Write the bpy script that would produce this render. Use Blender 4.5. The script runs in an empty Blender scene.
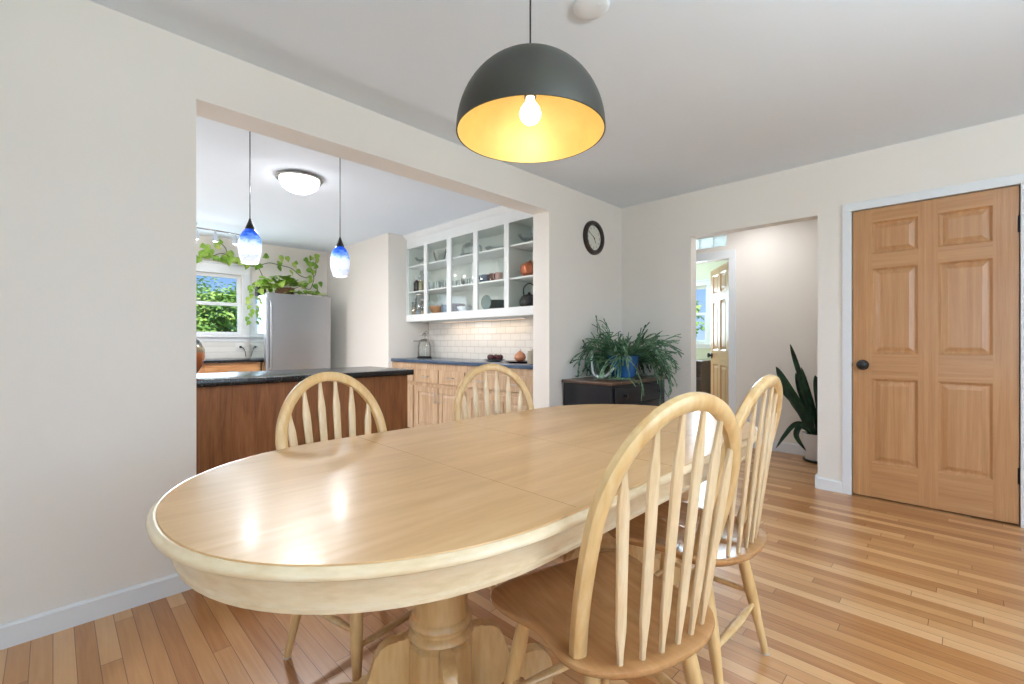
import bpy, bmesh, math, random
from mathutils import Vector, Matrix
random.seed(7)
PI = math.pi
C = bpy.context.scene.collection
sc = bpy.context.scene

# ------------------------------------------------------------------ materials
def srgb(r, g, b):
    f = lambda c: (c/255/12.92) if c/255 <= .04045 else ((c/255+.055)/1.055)**2.4
    return (f(r), f(g), f(b), 1)

def new_mat(name):
    m = bpy.data.materials.new(name); m.use_nodes = True
    nt = m.node_tree
    return m, nt, nt.nodes['Principled BSDF'], nt.nodes['Material Output']

def setp(p, **k):
    for a, v in k.items():
        n = a.replace('_', ' ')
        if n in p.inputs: p.inputs[n].default_value = v

def N(nt, t, **k):
    n = nt.nodes.new(t)
    for a, v in k.items(): setattr(n, a, v)
    return n

def ramp(nt, fac, stops):
    r = N(nt, 'ShaderNodeValToRGB')
    e = r.color_ramp.elements
    while len(e) < len(stops): e.new(.5)
    for i, (p, c) in enumerate(stops): e[i].position = p; e[i].color = c
    nt.links.new(fac, r.inputs['Fac']); return r.outputs['Color']

def add_bump(nt, p, h, strength=.1, dist=.01):
    b = N(nt, 'ShaderNodeBump'); b.inputs['Strength'].default_value = strength; b.inputs['Distance'].default_value = dist
    nt.links.new(h, b.inputs['Height']); nt.links.new(b.outputs['Normal'], p.inputs['Normal'])

def plain(name, col, rough=.5, metal=0, var=.06, nscale=6, bump=0, bscale=60, coat=0, spec=.5):
    """one-colour surface with a little procedural variation and optional fine bump"""
    m, nt, p, o = new_mat(name)
    tc = N(nt, 'ShaderNodeTexCoord'); nz = N(nt, 'ShaderNodeTexNoise')
    nz.inputs['Scale'].default_value = nscale; nz.inputs['Detail'].default_value = 3
    nt.links.new(tc.outputs['Object'], nz.inputs['Vector'])
    a = tuple(c*(1-var) for c in col[:3])+(1,); b = tuple(min(1, c*(1+var)) for c in col[:3])+(1,)
    nt.links.new(ramp(nt, nz.outputs['Fac'], [(.3, a), (.7, b)]), p.inputs['Base Color'])
    setp(p, Roughness=rough, Metallic=metal, Coat_Weight=coat, Specular_IOR_Level=spec)
    if bump:
        n2 = N(nt, 'ShaderNodeTexNoise'); n2.inputs['Scale'].default_value = bscale; n2.inputs['Detail'].default_value = 4
        nt.links.new(tc.outputs['Object'], n2.inputs['Vector']); add_bump(nt, p, n2.outputs['Fac'], bump)
    return m

def wood(name, dark, mid, light, grain=(1.2, 14, 14), rough=.35, coat=.2, scale=1.0, bump=.03, dist=.8):
    m, nt, p, o = new_mat(name)
    tc = N(nt, 'ShaderNodeTexCoord'); mp = N(nt, 'ShaderNodeMapping')
    mp.inputs['Scale'].default_value = tuple(g*scale for g in grain)
    nt.links.new(tc.outputs['Object'], mp.inputs['Vector'])
    n1 = N(nt, 'ShaderNodeTexNoise'); n1.inputs['Scale'].default_value = 1.6; n1.inputs['Detail'].default_value = 5; n1.inputs['Distortion'].default_value = dist
    n2 = N(nt, 'ShaderNodeTexNoise'); n2.inputs['Scale'].default_value = 9; n2.inputs['Detail'].default_value = 4
    for n in (n1, n2): nt.links.new(mp.outputs[0], n.inputs['Vector'])
    mx = N(nt, 'ShaderNodeMath', operation='MULTIPLY_ADD'); mx.inputs[1].default_value = .35
    nt.links.new(n2.outputs['Fac'], mx.inputs[0])
    m2 = N(nt, 'ShaderNodeMath', operation='MULTIPLY'); m2.inputs[1].default_value = .65
    nt.links.new(n1.outputs['Fac'], m2.inputs[0]); nt.links.new(m2.outputs[0], mx.inputs[2])
    nt.links.new(ramp(nt, mx.outputs[0], [(.32, dark), (.5, mid), (.68, light)]), p.inputs['Base Color'])
    setp(p, Roughness=rough, Coat_Weight=coat, Coat_Roughness=.12)
    if bump: add_bump(nt, p, mx.outputs[0], bump, .01)
    return m

def glass(name, tint=(1, 1, 1, 1), refl=.1, rough=.02, body=0.0, bcol=(1, 1, 1, 1)):
    """thin clear glass: transmits straight through, mirrors a little more at grazing angles; body adds a milky colour"""
    m, nt, p, o = new_mat(name)
    tr = N(nt, 'ShaderNodeBsdfTransparent'); tr.inputs[0].default_value = tint
    gl = N(nt, 'ShaderNodeBsdfGlossy'); gl.inputs['Roughness'].default_value = rough
    lw = N(nt, 'ShaderNodeLayerWeight'); lw.inputs['Blend'].default_value = .25
    mul = N(nt, 'ShaderNodeMath', operation='MULTIPLY_ADD'); mul.inputs[1].default_value = .6*min(1, refl*6); mul.inputs[2].default_value = refl*.4
    nt.links.new(lw.outputs['Fresnel'], mul.inputs[0])
    mix = N(nt, 'ShaderNodeMixShader'); nt.links.new(mul.outputs[0], mix.inputs[0])
    nt.links.new(tr.outputs[0], mix.inputs[1]); nt.links.new(gl.outputs[0], mix.inputs[2])
    out = mix.outputs[0]
    if body:
        df = N(nt, 'ShaderNodeBsdfTranslucent'); df.inputs[0].default_value = bcol
        mb = N(nt, 'ShaderNodeMixShader'); mb.inputs[0].default_value = body
        nt.links.new(out, mb.inputs[1]); nt.links.new(df.outputs[0], mb.inputs[2]); out = mb.outputs[0]
    nt.links.new(out, o.inputs['Surface'])
    return m

def emit(name, col, strength):
    m, nt, p, o = new_mat(name)
    e = N(nt, 'ShaderNodeEmission'); e.inputs[0].default_value = col; e.inputs[1].default_value = strength
    nt.links.new(e.outputs[0], o.inputs['Surface']); return m

def floor_mat():
    m, nt, p, o = new_mat('oak_strip_floor')
    L = nt.links.new
    tc = N(nt, 'ShaderNodeTexCoord'); sp = N(nt, 'ShaderNodeSeparateXYZ'); L(tc.outputs['Object'], sp.inputs[0])
    def mth(op, a, b=None, c=None):
        n = N(nt, 'ShaderNodeMath', operation=op)
        for i, v in enumerate((a, b, c)):
            if v is None: continue
            if isinstance(v, (int, float)): n.inputs[i].default_value = v
            else: L(v, n.inputs[i])
        return n.outputs[0]
    yr = mth('DIVIDE', sp.outputs['Y'], .0572); row = mth('FLOOR', yr); fy = mth('FRACT', yr)
    wr = N(nt, 'ShaderNodeTexWhiteNoise', noise_dimensions='1D'); L(row, wr.inputs['W'])
    xo = mth('MULTIPLY_ADD', wr.outputs['Value'], 7.3, mth('DIVIDE', sp.outputs['X'], .85))
    col = mth('FLOOR', xo); fx = mth('FRACT', xo)
    cv = N(nt, 'ShaderNodeCombineXYZ'); L(col, cv.inputs[0]); L(row, cv.inputs[1])
    wb = N(nt, 'ShaderNodeTexWhiteNoise', noise_dimensions='2D'); L(cv.outputs[0], wb.inputs['Vector'])
    # grain stretched along the boards, shifted per board
    gx = mth('MULTIPLY_ADD', wb.outputs['Value'], 31, mth('MULTIPLY', sp.outputs['X'], 2.2))
    gv = N(nt, 'ShaderNodeCombineXYZ'); L(gx, gv.inputs[0]); L(mth('MULTIPLY', sp.outputs['Y'], 38), gv.inputs[1])
    g = N(nt, 'ShaderNodeTexNoise'); g.inputs['Scale'].default_value = 1.3; g.inputs['Detail'].default_value = 6; g.inputs['Distortion'].default_value = 1.2
    L(gv.outputs[0], g.inputs['Vector'])
    fac = mth('ADD', mth('MULTIPLY', wb.outputs['Value'], .62), mth('MULTIPLY', g.outputs['Fac'], .42))
    base = ramp(nt, fac, FLOOR_STOPS)
    ey = mth('MINIMUM', fy, mth('SUBTRACT', 1, fy)); ex = mth('MINIMUM', fx, mth('SUBTRACT', 1, fx))
    gap = mth('MAXIMUM', mth('LESS_THAN', ey, .018), mth('LESS_THAN', ex, .0014))
    mx = N(nt, 'ShaderNodeMix', data_type='RGBA'); L(mth('MULTIPLY', gap, .75), mx.inputs['Factor']); L(base, mx.inputs['A'])
    mx.inputs['B'].default_value = srgb(84, 50, 28); L(mx.outputs['Result'], p.inputs['Base Color'])
    setp(p, Coat_Weight=.35, Coat_Roughness=.22, Coat_IOR=1.5, Specular_IOR_Level=.35)
    L(mth('MULTIPLY_ADD', g.outputs['Fac'], .14, .24), p.inputs['Roughness'])
    add_bump(nt, p, mth('SUBTRACT', mth('MULTIPLY', g.outputs['Fac'], .15), gap), .12, .004)
    return m

FLOOR_STOPS = [(.16, srgb(164, 106, 56)), (.5, srgb(196, 144, 93)), (.86, srgb(218, 172, 124))]

def tile_mat():
    m, nt, p, o = new_mat('white_subway_tile')
    tc = N(nt, 'ShaderNodeTexCoord'); mp = N(nt, 'ShaderNodeMapping'); mp.inputs['Rotation'].default_value = (PI/2, 0, 0)
    nt.links.new(tc.outputs['Object'], mp.inputs['Vector'])
    b = N(nt, 'ShaderNodeTexBrick'); b.inputs['Scale'].default_value = 1; b.inputs['Brick Width'].default_value = .15; b.inputs['Row Height'].default_value = .075
    b.inputs['Mortar Size'].default_value = .0035; b.inputs['Mortar Smooth'].default_value = .9
    b.inputs['Color1'].default_value = srgb(238, 234, 228); b.inputs['Color2'].default_value = srgb(232, 228, 222); b.inputs['Mortar'].default_value = srgb(205, 198, 190)
    nt.links.new(mp.outputs[0], b.inputs['Vector']); nt.links.new(b.outputs['Color'], p.inputs['Base Color'])
    inv = N(nt, 'ShaderNodeMath', operation='SUBTRACT'); inv.inputs[0].default_value = 1; nt.links.new(b.outputs['Fac'], inv.inputs[1])
    add_bump(nt, p, inv.outputs[0], .5, .004); setp(p, Roughness=.12)
    return m

def steel_mat(name, col, rough, aniso=True):
    m, nt, p, o = new_mat(name)
    tc = N(nt, 'ShaderNodeTexCoord'); mp = N(nt, 'ShaderNodeMapping'); mp.inputs['Scale'].default_value = (40, 2, 40)
    nt.links.new(tc.outputs['Object'], mp.inputs['Vector'])
    n = N(nt, 'ShaderNodeTexNoise'); n.inputs['Scale'].default_value = 5; nt.links.new(mp.outputs[0], n.inputs['Vector'])
    mr = N(nt, 'ShaderNodeMapRange'); mr.inputs['To Min'].default_value = rough*.85; mr.inputs['To Max'].default_value = rough*1.2
    nt.links.new(n.outputs['Fac'], mr.inputs['Value']); nt.links.new(mr.outputs[0], p.inputs['Roughness'])
    setp(p, Base_Color=col, Metallic=1); return m

def pendant_glass():
    """frosted art glass: cobalt at the top streaking into white, lit from the bulb inside"""
    m, nt, p, o = new_mat('blue_white_art_glass')
    L = nt.links.new
    tc = N(nt, 'ShaderNodeTexCoord'); sp = N(nt, 'ShaderNodeSeparateXYZ'); L(tc.outputs['Object'], sp.inputs[0])
    n = N(nt, 'ShaderNodeTexNoise'); n.inputs['Scale'].default_value = 9; n.inputs['Detail'].default_value = 4; n.inputs['Distortion'].default_value = 1.5
    mp = N(nt, 'ShaderNodeMapping'); mp.inputs['Scale'].default_value = (1, 1, 3); mp.inputs['Rotation'].default_value = (.35, .2, 0); L(tc.outputs['Object'], mp.inputs['Vector']); L(mp.outputs[0], n.inputs['Vector'])
    a = N(nt, 'ShaderNodeMath', operation='MULTIPLY_ADD'); a.inputs[1].default_value = 4.65; L(sp.outputs['Z'], a.inputs[0]); 
    b = N(nt, 'ShaderNodeMath', operation='MULTIPLY_ADD'); b.inputs[1].default_value = .5; b.inputs[2].default_value = -.25; L(n.outputs['Fac'], b.inputs[0]); L(b.outputs[0], a.inputs[2])
    colr = ramp(nt, a.outputs[0], [(.02, srgb(215, 222, 250)), (.10, srgb(236, 240, 255)), (.14, srgb(176, 190, 240)), (.2, srgb(240, 244, 255)), (.5, srgb(222, 232, 252)), (.62, srgb(128, 176, 244)), (.78, srgb(40, 104, 224)), (1, srgb(16, 56, 188))])
    L(colr, p.inputs['Base Color']); L(colr, p.inputs['Emission Color']); setp(p, Roughness=.15, Emission_Strength=.5)
    return m

def leaf_mat(name, c1, c2, c3, scale=3, rough=.45):
    m, nt, p, o = new_mat(name)
    tc = N(nt, 'ShaderNodeTexCoord'); n = N(nt, 'ShaderNodeTexNoise'); n.inputs['Scale'].default_value = scale; n.inputs['Detail'].default_value = 3
    nt.links.new(tc.outputs['Object'], n.inputs['Vector'])
    nt.links.new(ramp(nt, n.outputs['Fac'], [(.32, c1), (.5, c2), (.68, c3)]), p.inputs['Base Color'])
    setp(p, Roughness=rough); return m

M = {}
M['wall'] = plain('warm_white_wall_paint', srgb(240, 233, 225), .75, var=.012, nscale=1.2, bump=.04, bscale=90)
M['ceiling'] = plain('white_ceiling_paint', srgb(236, 243, 252), .85, var=.012, nscale=.9, bump=.03, bscale=70)
M['trim'] = plain('white_trim_paint', srgb(236, 238, 241), .35, var=.01)
M['cabwhite'] = plain('white_cabinet_paint', srgb(240, 242, 242), .4, var=.01)
M['cabback'] = plain('pale_sage_cabinet_interior', srgb(238, 243, 238), .5, var=.01)
M['green'] = plain('pale_green_wall_paint', srgb(218, 219, 194), .75, var=.015)
M['floor'] = floor_mat()
M['table'] = wood('varnished_maple_top', srgb(196, 150, 98), srgb(208, 164, 112), srgb(217, 177, 128), (9, 1.0, 9), .3, .08, .8, .03, .5)
M['table'].node_tree.nodes['Principled BSDF'].inputs['Specular IOR Level'].default_value = .36
M['tableedge'] = wood('worn_maple_edge', srgb(220, 192, 148), srgb(234, 210, 172), srgb(241, 223, 192), (4, 4, 18), .28, .4, .8, .02, .5)
M['chair'] = wood('blond_chair_wood', srgb(208, 162, 104), srgb(222, 182, 124), srgb(233, 200, 148), (9, 9, 1.6), .3, .3, 1, .02, .6)
M['spindle'] = wood('pale_spindle_wood', srgb(216, 180, 134), srgb(228, 198, 156), srgb(238, 214, 178), (20, 20, 1.6), .3, .3, 1, .02, .6)
M['seat'] = wood('honey_seat_wood', srgb(166, 116, 72), srgb(182, 132, 84), srgb(196, 148, 98), (1.2, 9, 9), .27, .4, 1, .02, .8)
M['fir'] = wood('vertical_grain_fir', srgb(174, 122, 76), srgb(188, 138, 92), srgb(199, 152, 106), (26, 26, .7), .33, .25, 1, .015, .4)
M['firh'] = wood('horizontal_grain_fir', srgb(174, 122, 76), srgb(188, 138, 92), srgb(199, 152, 106), (.7, 26, 26), .33, .25, 1, .015, .4)
M['oakpanel'] = wood('brown_oak_veneer', srgb(116, 66, 30), srgb(142, 86, 42), srgb(162, 104, 58), (14, 14, 1.2), .55, 0, 1, .02, 1.6)
M['pickled'] = wood('pickled_oak_cabinet', srgb(166, 134, 102), srgb(188, 156, 124), srgb(206, 178, 148), (14, 14, 1.1), .4, .1, 1, .02, 1.0)
M['oakcab'] = wood('amber_oak_cabinet', srgb(170, 112, 66), srgb(192, 136, 86), srgb(208, 156, 104), (1.2, 1.2, 14), .4, .1, 1, .02, 1.0)
M['blackstone'] = plain('black_laminate', srgb(30, 30, 32), .22, var=.2, nscale=60)
M['bluestone'] = plain('blue_slate_laminate', srgb(58, 78, 102), .2, var=.15, nscale=50)
M['blacktop'] = plain('black_metal', srgb(24, 23, 23), .4, var=.1)
M['lampout'] = plain('dark_bronze_enamel', srgb(64, 62, 54), .45, metal=.2, var=.06)
M['lampin'] = plain('gold_leaf_lining', srgb(238, 210, 140), .42, metal=.3, var=.05, nscale=14)
M['bulb'] = emit('lit_bulb', srgb(255, 240, 205), 14)
M['domeglow'] = emit('lit_opal_dome', srgb(250, 250, 252), 11)
M['added_halldome'] = emit('lit_added_hall_dome', srgb(250, 250, 255), 1.5)  # dome of the hall light added as fill
M['trackglow'] = emit('lit_track_bulb', srgb(255, 250, 240), 3)
M['stripglow'] = emit('lit_strip', srgb(255, 220, 180), 1.3)
M['pendglass'] = pendant_glass()
M['steel'] = steel_mat('brushed_stainless', srgb(168, 169, 172), .3)
M['steelside'] = steel_mat('polished_grey_side', srgb(196, 206, 206), .1)
M['nickel'] = steel_mat('satin_nickel', srgb(178, 176, 172), .3)
M['chrome'] = steel_mat('polished_chrome', srgb(215, 215, 218), .12)
M['tile'] = tile_mat()
M['pane'] = glass('window_pane_glass', (1, 1, 1, 1), .06)
M['cabpane'] = glass('cabinet_pane_glass', (.985, .995, .99, 1), .012)
M['clear'] = glass('clear_table_glass', (.965, .98, .975, 1), .2)
M['block'] = glass('frosted_glass_block', (.95, .97, .97, 1), .3, .1, .55, srgb(240, 244, 246))
M['navy'] = plain('black_navy_paint', srgb(22, 25, 32), .38, var=.08)
M['brownwood'] = wood('dark_brown_edge_wood', srgb(70, 48, 36), srgb(96, 68, 52), srgb(120, 90, 70), (2, 8, 8), .35, .2)
M['bluepot'] = plain('cobalt_blue_glaze', srgb(28, 84, 140), .12, var=.35, nscale=14, coat=.5)
M['whitepot'] = plain('white_ceramic', srgb(232, 234, 238), .3, var=.01)
M['soil'] = plain('dark_soil', srgb(52, 40, 30), .95, var=.3, nscale=40, bump=.5)
M['cactus'] = leaf_mat('forest_cactus_stem', srgb(36, 72, 48), srgb(76, 118, 82), srgb(132, 166, 132), 9)
M['snake'] = leaf_mat('dark_snake_plant_blade', srgb(18, 46, 32), srgb(28, 62, 44), srgb(44, 84, 58), 14, .35)
M['pothos'] = leaf_mat('golden_pothos_leaf', srgb(96, 140, 40), srgb(140, 178, 58), srgb(190, 206, 110), 7)
M['stem'] = plain('green_brown_stem', srgb(96, 104, 56), .6, var=.1)
M['basket'] = wood('woven_brown_basket', srgb(88, 62, 40), srgb(124, 88, 60), srgb(160, 120, 88), (30, 30, 60), .8, 0, 1, .4)
M['vase'] = None
M['cherry'] = plain('dark_plum_skin', srgb(72, 22, 34), .2, var=.3, nscale=20)
M['onion'] = plain('copper_onion_skin', srgb(214, 148, 112), .35, var=.12, nscale=12)
M['plum_plate'] = plain('dark_brown_glazed_plate', srgb(74, 44, 38), .25, var=.1)
M['stonejar'] = plain('grey_tan_stoneware', srgb(176, 164, 146), .5, var=.1)
M['copper'] = plain('terracotta_glaze', srgb(180, 96, 56), .3, var=.12, metal=.2)
M['bowlwood'] = wood('turned_wood_bowl', srgb(160, 106, 64), srgb(192, 138, 92), srgb(214, 164, 118), (3, 3, 14), .4, .1)
M['slate'] = plain('slate_grey_stoneware', srgb(112, 128, 126), .35, var=.1)
M['bluecup'] = plain('dusty_blue_stoneware', srgb(110, 128, 150), .35, var=.12)
M['mugpat'] = None
M['mugbrown'] = plain('brown_stoneware', srgb(112, 72, 58), .35, var=.2)
M['mugpink'] = plain('dusty_pink_stoneware', srgb(196, 158, 148), .35, var=.08)
M['oilgold'] = plain('golden_oil', srgb(188, 170, 104), .2, var=.05)
M['darkglass'] = plain('black_brown_bottle_glass', srgb(34, 26, 24), .1, var=.1)
M['grain'] = plain('dry_goods', srgb(186, 150, 112), .8, var=.3, nscale=120)
M['clockframe'] = wood('espresso_clock_frame', srgb(28, 17, 14), srgb(40, 25, 20), srgb(52, 34, 28), (8, 8, 8), .3, .2)
M['clockface'] = plain('cream_clock_face', srgb(226, 224, 212), .6, var=.01)
M['ink'] = plain('black_ink', srgb(28, 26, 26), .6, var=.02)
M['rubber'] = plain('pale_plastic_glide', srgb(214, 206, 196), .5, var=.05)
M['hose'] = plain('white_cord', srgb(238, 240, 242), .35, var=.01)
M['outlet'] = plain('white_outlet_plastic', srgb(238, 236, 232), .4, var=.01)
M['bark'] = wood('grey_brown_bark', srgb(70, 56, 44), srgb(94, 78, 62), srgb(120, 102, 84), (8, 8, 2), .9, 0, 1, .5)
M['tree'] = leaf_mat('sunlit_tree_leaf', srgb(78, 122, 46), srgb(124, 166, 66), srgb(178, 204, 106), .9)
M['grass'] = leaf_mat('garden_grass', srgb(78, 112, 44), srgb(104, 138, 60), srgb(128, 156, 80), 3, .9)
M['darkwood'] = wood('dark_mahogany', srgb(52, 28, 22), srgb(74, 42, 34), srgb(96, 58, 46), (3, 3, 10), .4, .1)

def vase_mat():
    m, nt, p, o = new_mat('banded_studio_pottery_glaze')
    L = nt.links.new
    tc = N(nt, 'ShaderNodeTexCoord'); sp = N(nt, 'ShaderNodeSeparateXYZ'); L(tc.outputs['Object'], sp.inputs[0])
    n = N(nt, 'ShaderNodeTexNoise'); n.inputs['Scale'].default_value = 18; L(tc.outputs['Object'], n.inputs['Vector'])
    a = N(nt, 'ShaderNodeMath', operation='MULTIPLY_ADD'); a.inputs[1].default_value = 1/.24; L(sp.outputs['Z'], a.inputs[0])
    b = N(nt, 'ShaderNodeMath', operation='MULTIPLY_ADD'); b.inputs[1].default_value = .08; b.inputs[2].default_value = -.04; L(n.outputs['Fac'], b.inputs[0]); L(b.outputs[0], a.inputs[2])
    L(ramp(nt, a.outputs[0], [(0, srgb(120, 66, 40)), (.25, srgb(176, 92, 44)), (.55, srgb(188, 104, 50)), (.58, srgb(140, 116, 84)), (.66, srgb(160, 142, 112)), (.74, srgb(120, 108, 92)), (.78, srgb(72, 84, 84)), (1, srgb(52, 58, 58))]), p.inputs['Base Color'])
    setp(p, Roughness=.2, Coat_Weight=.4); return m
M['vase'] = vase_mat()
def mug_mat():
    m, nt, p, o = new_mat('speckled_blue_white_stoneware')
    tc = N(nt, 'ShaderNodeTexCoord'); v = N(nt, 'ShaderNodeTexVoronoi'); v.inputs['Scale'].default_value = 38
    nt.links.new(tc.outputs['Object'], v.inputs['Vector'])
    nt.links.new(ramp(nt, v.outputs['Distance'], [(.3, srgb(70, 84, 110)), (.5, srgb(222, 224, 228))]), p.inputs['Base Color']); setp(p, Roughness=.3); return m
M['mugpat'] = mug_mat()

# ------------------------------------------------------------------ mesh helpers
def B(): return bmesh.new()

def box(bm, x0, x1, y0, y1, z0, z1, bev=0, seg=2):
    vs = [bm.verts.new((x, y, z)) for z in (z0, z1) for y in (y0, y1) for x in (x0, x1)]
    fs = [bm.faces.new([vs[i] for i in f]) for f in ((0, 2, 3, 1), (4, 5, 7, 6), (0, 1, 5, 4), (2, 6, 7, 3), (0, 4, 6, 2), (1, 3, 7, 5))]
    if bev:
        es = list({e for f in fs for e in f.edges})
        bmesh.ops.bevel(bm, geom=es, offset=bev, segments=seg, affect='EDGES', profile=.5)

def lathe(bm, prof, c=(0, 0, 0), seg=32, axis='z', closed=True):
    """prof: list of (r, h); r==0 makes a pole"""
    rings = []
    def P(r, h, a):
        x, y = r*math.cos(a), r*math.sin(a)
        v = {'z': (x, y, h), 'x': (h, x, y), 'y': (x, h, y), '-y': (x, -h, -y)}[axis]
        return (v[0]+c[0], v[1]+c[1], v[2]+c[2])
    for r, h in prof:
        rings.append([bm.verts.new(P(0, h, 0))] if r < 1e-6 else [bm.verts.new(P(r, h, 2*PI*i/seg)) for i in range(seg)])
    for a, b in zip(rings, rings[1:]):
        for i in range(seg):
            j = (i+1) % seg
            if len(a) == 1 and len(b) == 1: continue
            if len(a) == 1: bm.faces.new((a[0], b[j], b[i]))
            elif len(b) == 1: bm.faces.new((a[i], a[j], b[0]))
            else: bm.faces.new((a[i], a[j], b[j], b[i]))

def tube(bm, pts, rad, seg=10, up=None, caps=True, power=2.0):
    """sweep; rad: scalar, list, or list of (ru, rv): ru along the side direction, rv along the normal; power>2 squares the section"""
    pts = [Vector(p) for p in pts]; n = len(pts)
    if not isinstance(rad, (list, tuple)): rad = [rad]*n
    T = []
    for i in range(n):
        t = pts[min(i+1, n-1)]-pts[max(i-1, 0)]; T.append(t.normalized())
    if up is None:
        u = Vector((0, 0, 1)) if abs(T[0].z) < .9 else Vector((1, 0, 0))
    else: u = Vector(up)
    rings = []
    for i in range(n):
        s = u.cross(T[i])
        if s.length < 1e-5: s = Vector((1, 0, 0)).cross(T[i])
        s.normalize(); nn = T[i].cross(s).normalized()
        if up is None: u = nn
        r = rad[i]; ru, rv = r if isinstance(r, (list, tuple)) else (r, r)
        ring = []
        for k in range(seg):
            a = 2*PI*k/seg; ca, sa = math.cos(a), math.sin(a)
            d = (abs(ca)**power+abs(sa)**power)**(-1/power)
            ring.append(bm.verts.new(pts[i]+s*(ru*ca*d)+nn*(rv*sa*d)))
        rings.append(ring)
    for a, b in zip(rings, rings[1:]):
        for k in range(seg):
            j = (k+1) % seg; bm.faces.new((a[k], a[j], b[j], b[k]))
    if caps:
        bm.faces.new(rings[0][::-1]); bm.faces.new(rings[-1])

def prism(bm, poly, lo, hi, axis='z', bev=0):
    """extrude a 2D outline; axis z: (x,y); axis x: (y,z); axis y: (x,z)"""
    def P(a, b, h): return {'z': (a, b, h), 'x': (h, a, b), 'y': (a, h, b)}[axis]
    v0 = [bm.verts.new(P(a, b, lo)) for a, b in poly]; v1 = [bm.verts.new(P(a, b, hi)) for a, b in poly]
    n = len(poly); fs = [bm.faces.new(v0[::-1]), bm.faces.new(v1)]
    for i in range(n):
        j = (i+1) % n; fs.append(bm.faces.new((v0[i], v0[j], v1[j], v1[i])))
    if bev:
        es = list(set(fs[0].edges) | set(fs[1].edges))
        bmesh.ops.bevel(bm, geom=es, offset=bev, segments=2, affect='EDGES', profile=.5)

def rings_surface(bm, rings, cap0=True, cap1=True):
    R = [[bm.verts.new(p) for p in r] for r in rings]
    n = len(R[0])
    for a, b in zip(R, R[1:]):
        for i in range(n):
            j = (i+1) % n; bm.faces.new((a[i], a[j], b[j], b[i]))
    if cap0: bm.faces.new(R[0][::-1])
    if cap1: bm.faces.new(R[-1])

def spline(pts, n=8, closed=False):
    pts = [Vector(p) for p in pts]; out = []; m = len(pts)
    for i in range(m if closed else m-1):
        if closed: a, b, c, d = pts[(i-1) % m], pts[i], pts[(i+1) % m], pts[(i+2) % m]
        else: a, b, c, d = pts[max(i-1, 0)], pts[i], pts[i+1], pts[min(i+2, m-1)]
        for k in range(n):
            t = k/n
            out.append(.5*((2*b)+(c-a)*t+(2*a-5*b+4*c-d)*t*t+(3*b-a-3*c+d)*t**3))
    if not closed: out.append(pts[-1])
    return out

def leaf(bm, c, d, nrm, ln, w, fold=.15, heart=True):
    """one leaf blade from its stalk end c along d, with a lifted midrib fold"""
    d = Vector(d).normalized(); nrm = Vector(nrm); s = d.cross(nrm)
    if s.length < 1e-4: s = d.cross(Vector((0, .3, 1)))
    s.normalize(); nn = s.cross(d); c = Vector(c)
    ts = ((0, .0), (.06, .34), (.3, .5), (.62, .36), (.85, .14)) if heart else ((0, .05), (.25, .36), (.55, .42), (.8, .25))
    L = []; R = []; Mi = []
    for t, ww in ts:
        b = c+d*(ln*t)-nn*(ln*.25*t*t); Mi.append(bm.verts.new(b))
        L.append(bm.verts.new(b+s*(w*ww)+nn*(w*fold*ww*2))); R.append(bm.verts.new(b-s*(w*ww)+nn*(w*fold*ww*2)))
    tip = bm.verts.new(c+d*ln-nn*(ln*.25))
    for i in range(len(ts)-1):
        bm.faces.new((Mi[i], Mi[i+1], L[i+1], L[i])); bm.faces.new((Mi[i], R[i], R[i+1], Mi[i+1]))
    bm.faces.new((Mi[-1], tip, L[-1])); bm.faces.new((Mi[-1], R[-1], tip))

def obj(name, bm, mat, parent=None, smooth=True, loc=None, ang=.6):
    bmesh.ops.remove_doubles(bm, verts=bm.verts, dist=1e-6)
    bmesh.ops.recalc_face_normals(bm, faces=bm.faces)
    me = bpy.data.meshes.new(name); bm.to_mesh(me); bm.free()
    o = bpy.data.objects.new(name, me); C.objects.link(o)
    for mm in (mat if isinstance(mat, (list, tuple)) else [mat]): me.materials.append(mm)
    if smooth:
        me.polygons.foreach_set('use_smooth', [True]*len(me.polygons))
        try: me.set_sharp_from_angle(angle=ang)
        except Exception: pass
    if parent: o.parent = parent
    if loc: o.location = loc
    return o

def thing(name, label, cat, loc=(0, 0, 0), rz=0, group=None):
    o = bpy.data.objects.new(name, None); C.objects.link(o); o.empty_display_size = .1
    o.location = loc; o.rotation_euler = (0, 0, rz); o['label'] = label; o['category'] = cat
    if group: o['group'] = group
    return o

def tag(o, label, cat, group=None, kind=None):
    o['label'] = label; o['category'] = cat
    if group: o['group'] = group
    if kind: o['kind'] = kind
    return o

def struct(name, bm, mat, label, cat, smooth=False):
    o = obj(name, bm, mat, None, smooth); return tag(o, label, cat, kind='structure')

def dup(root, loc, rz, label, group=None):
    r = root.copy(); C.objects.link(r); r.location = loc; r.rotation_euler = (0, 0, rz); r['label'] = label
    if group: r['group'] = group
    for ch in list(root.children):
        c = ch.copy(); C.objects.link(c); c.parent = r
        for g in list(ch.children):
            d = g.copy(); C.objects.link(d); d.parent = c
    return r

# ------------------------------------------------------------------ the setting
XW, YB, H = -2.468, 4.075, 2.464          # left wall face, back wall face, ceiling height
XR, YF = 1.95, -1.55                       # right wall and the wall behind the camera
KX = -6.87                                 # far kitchen wall

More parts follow.
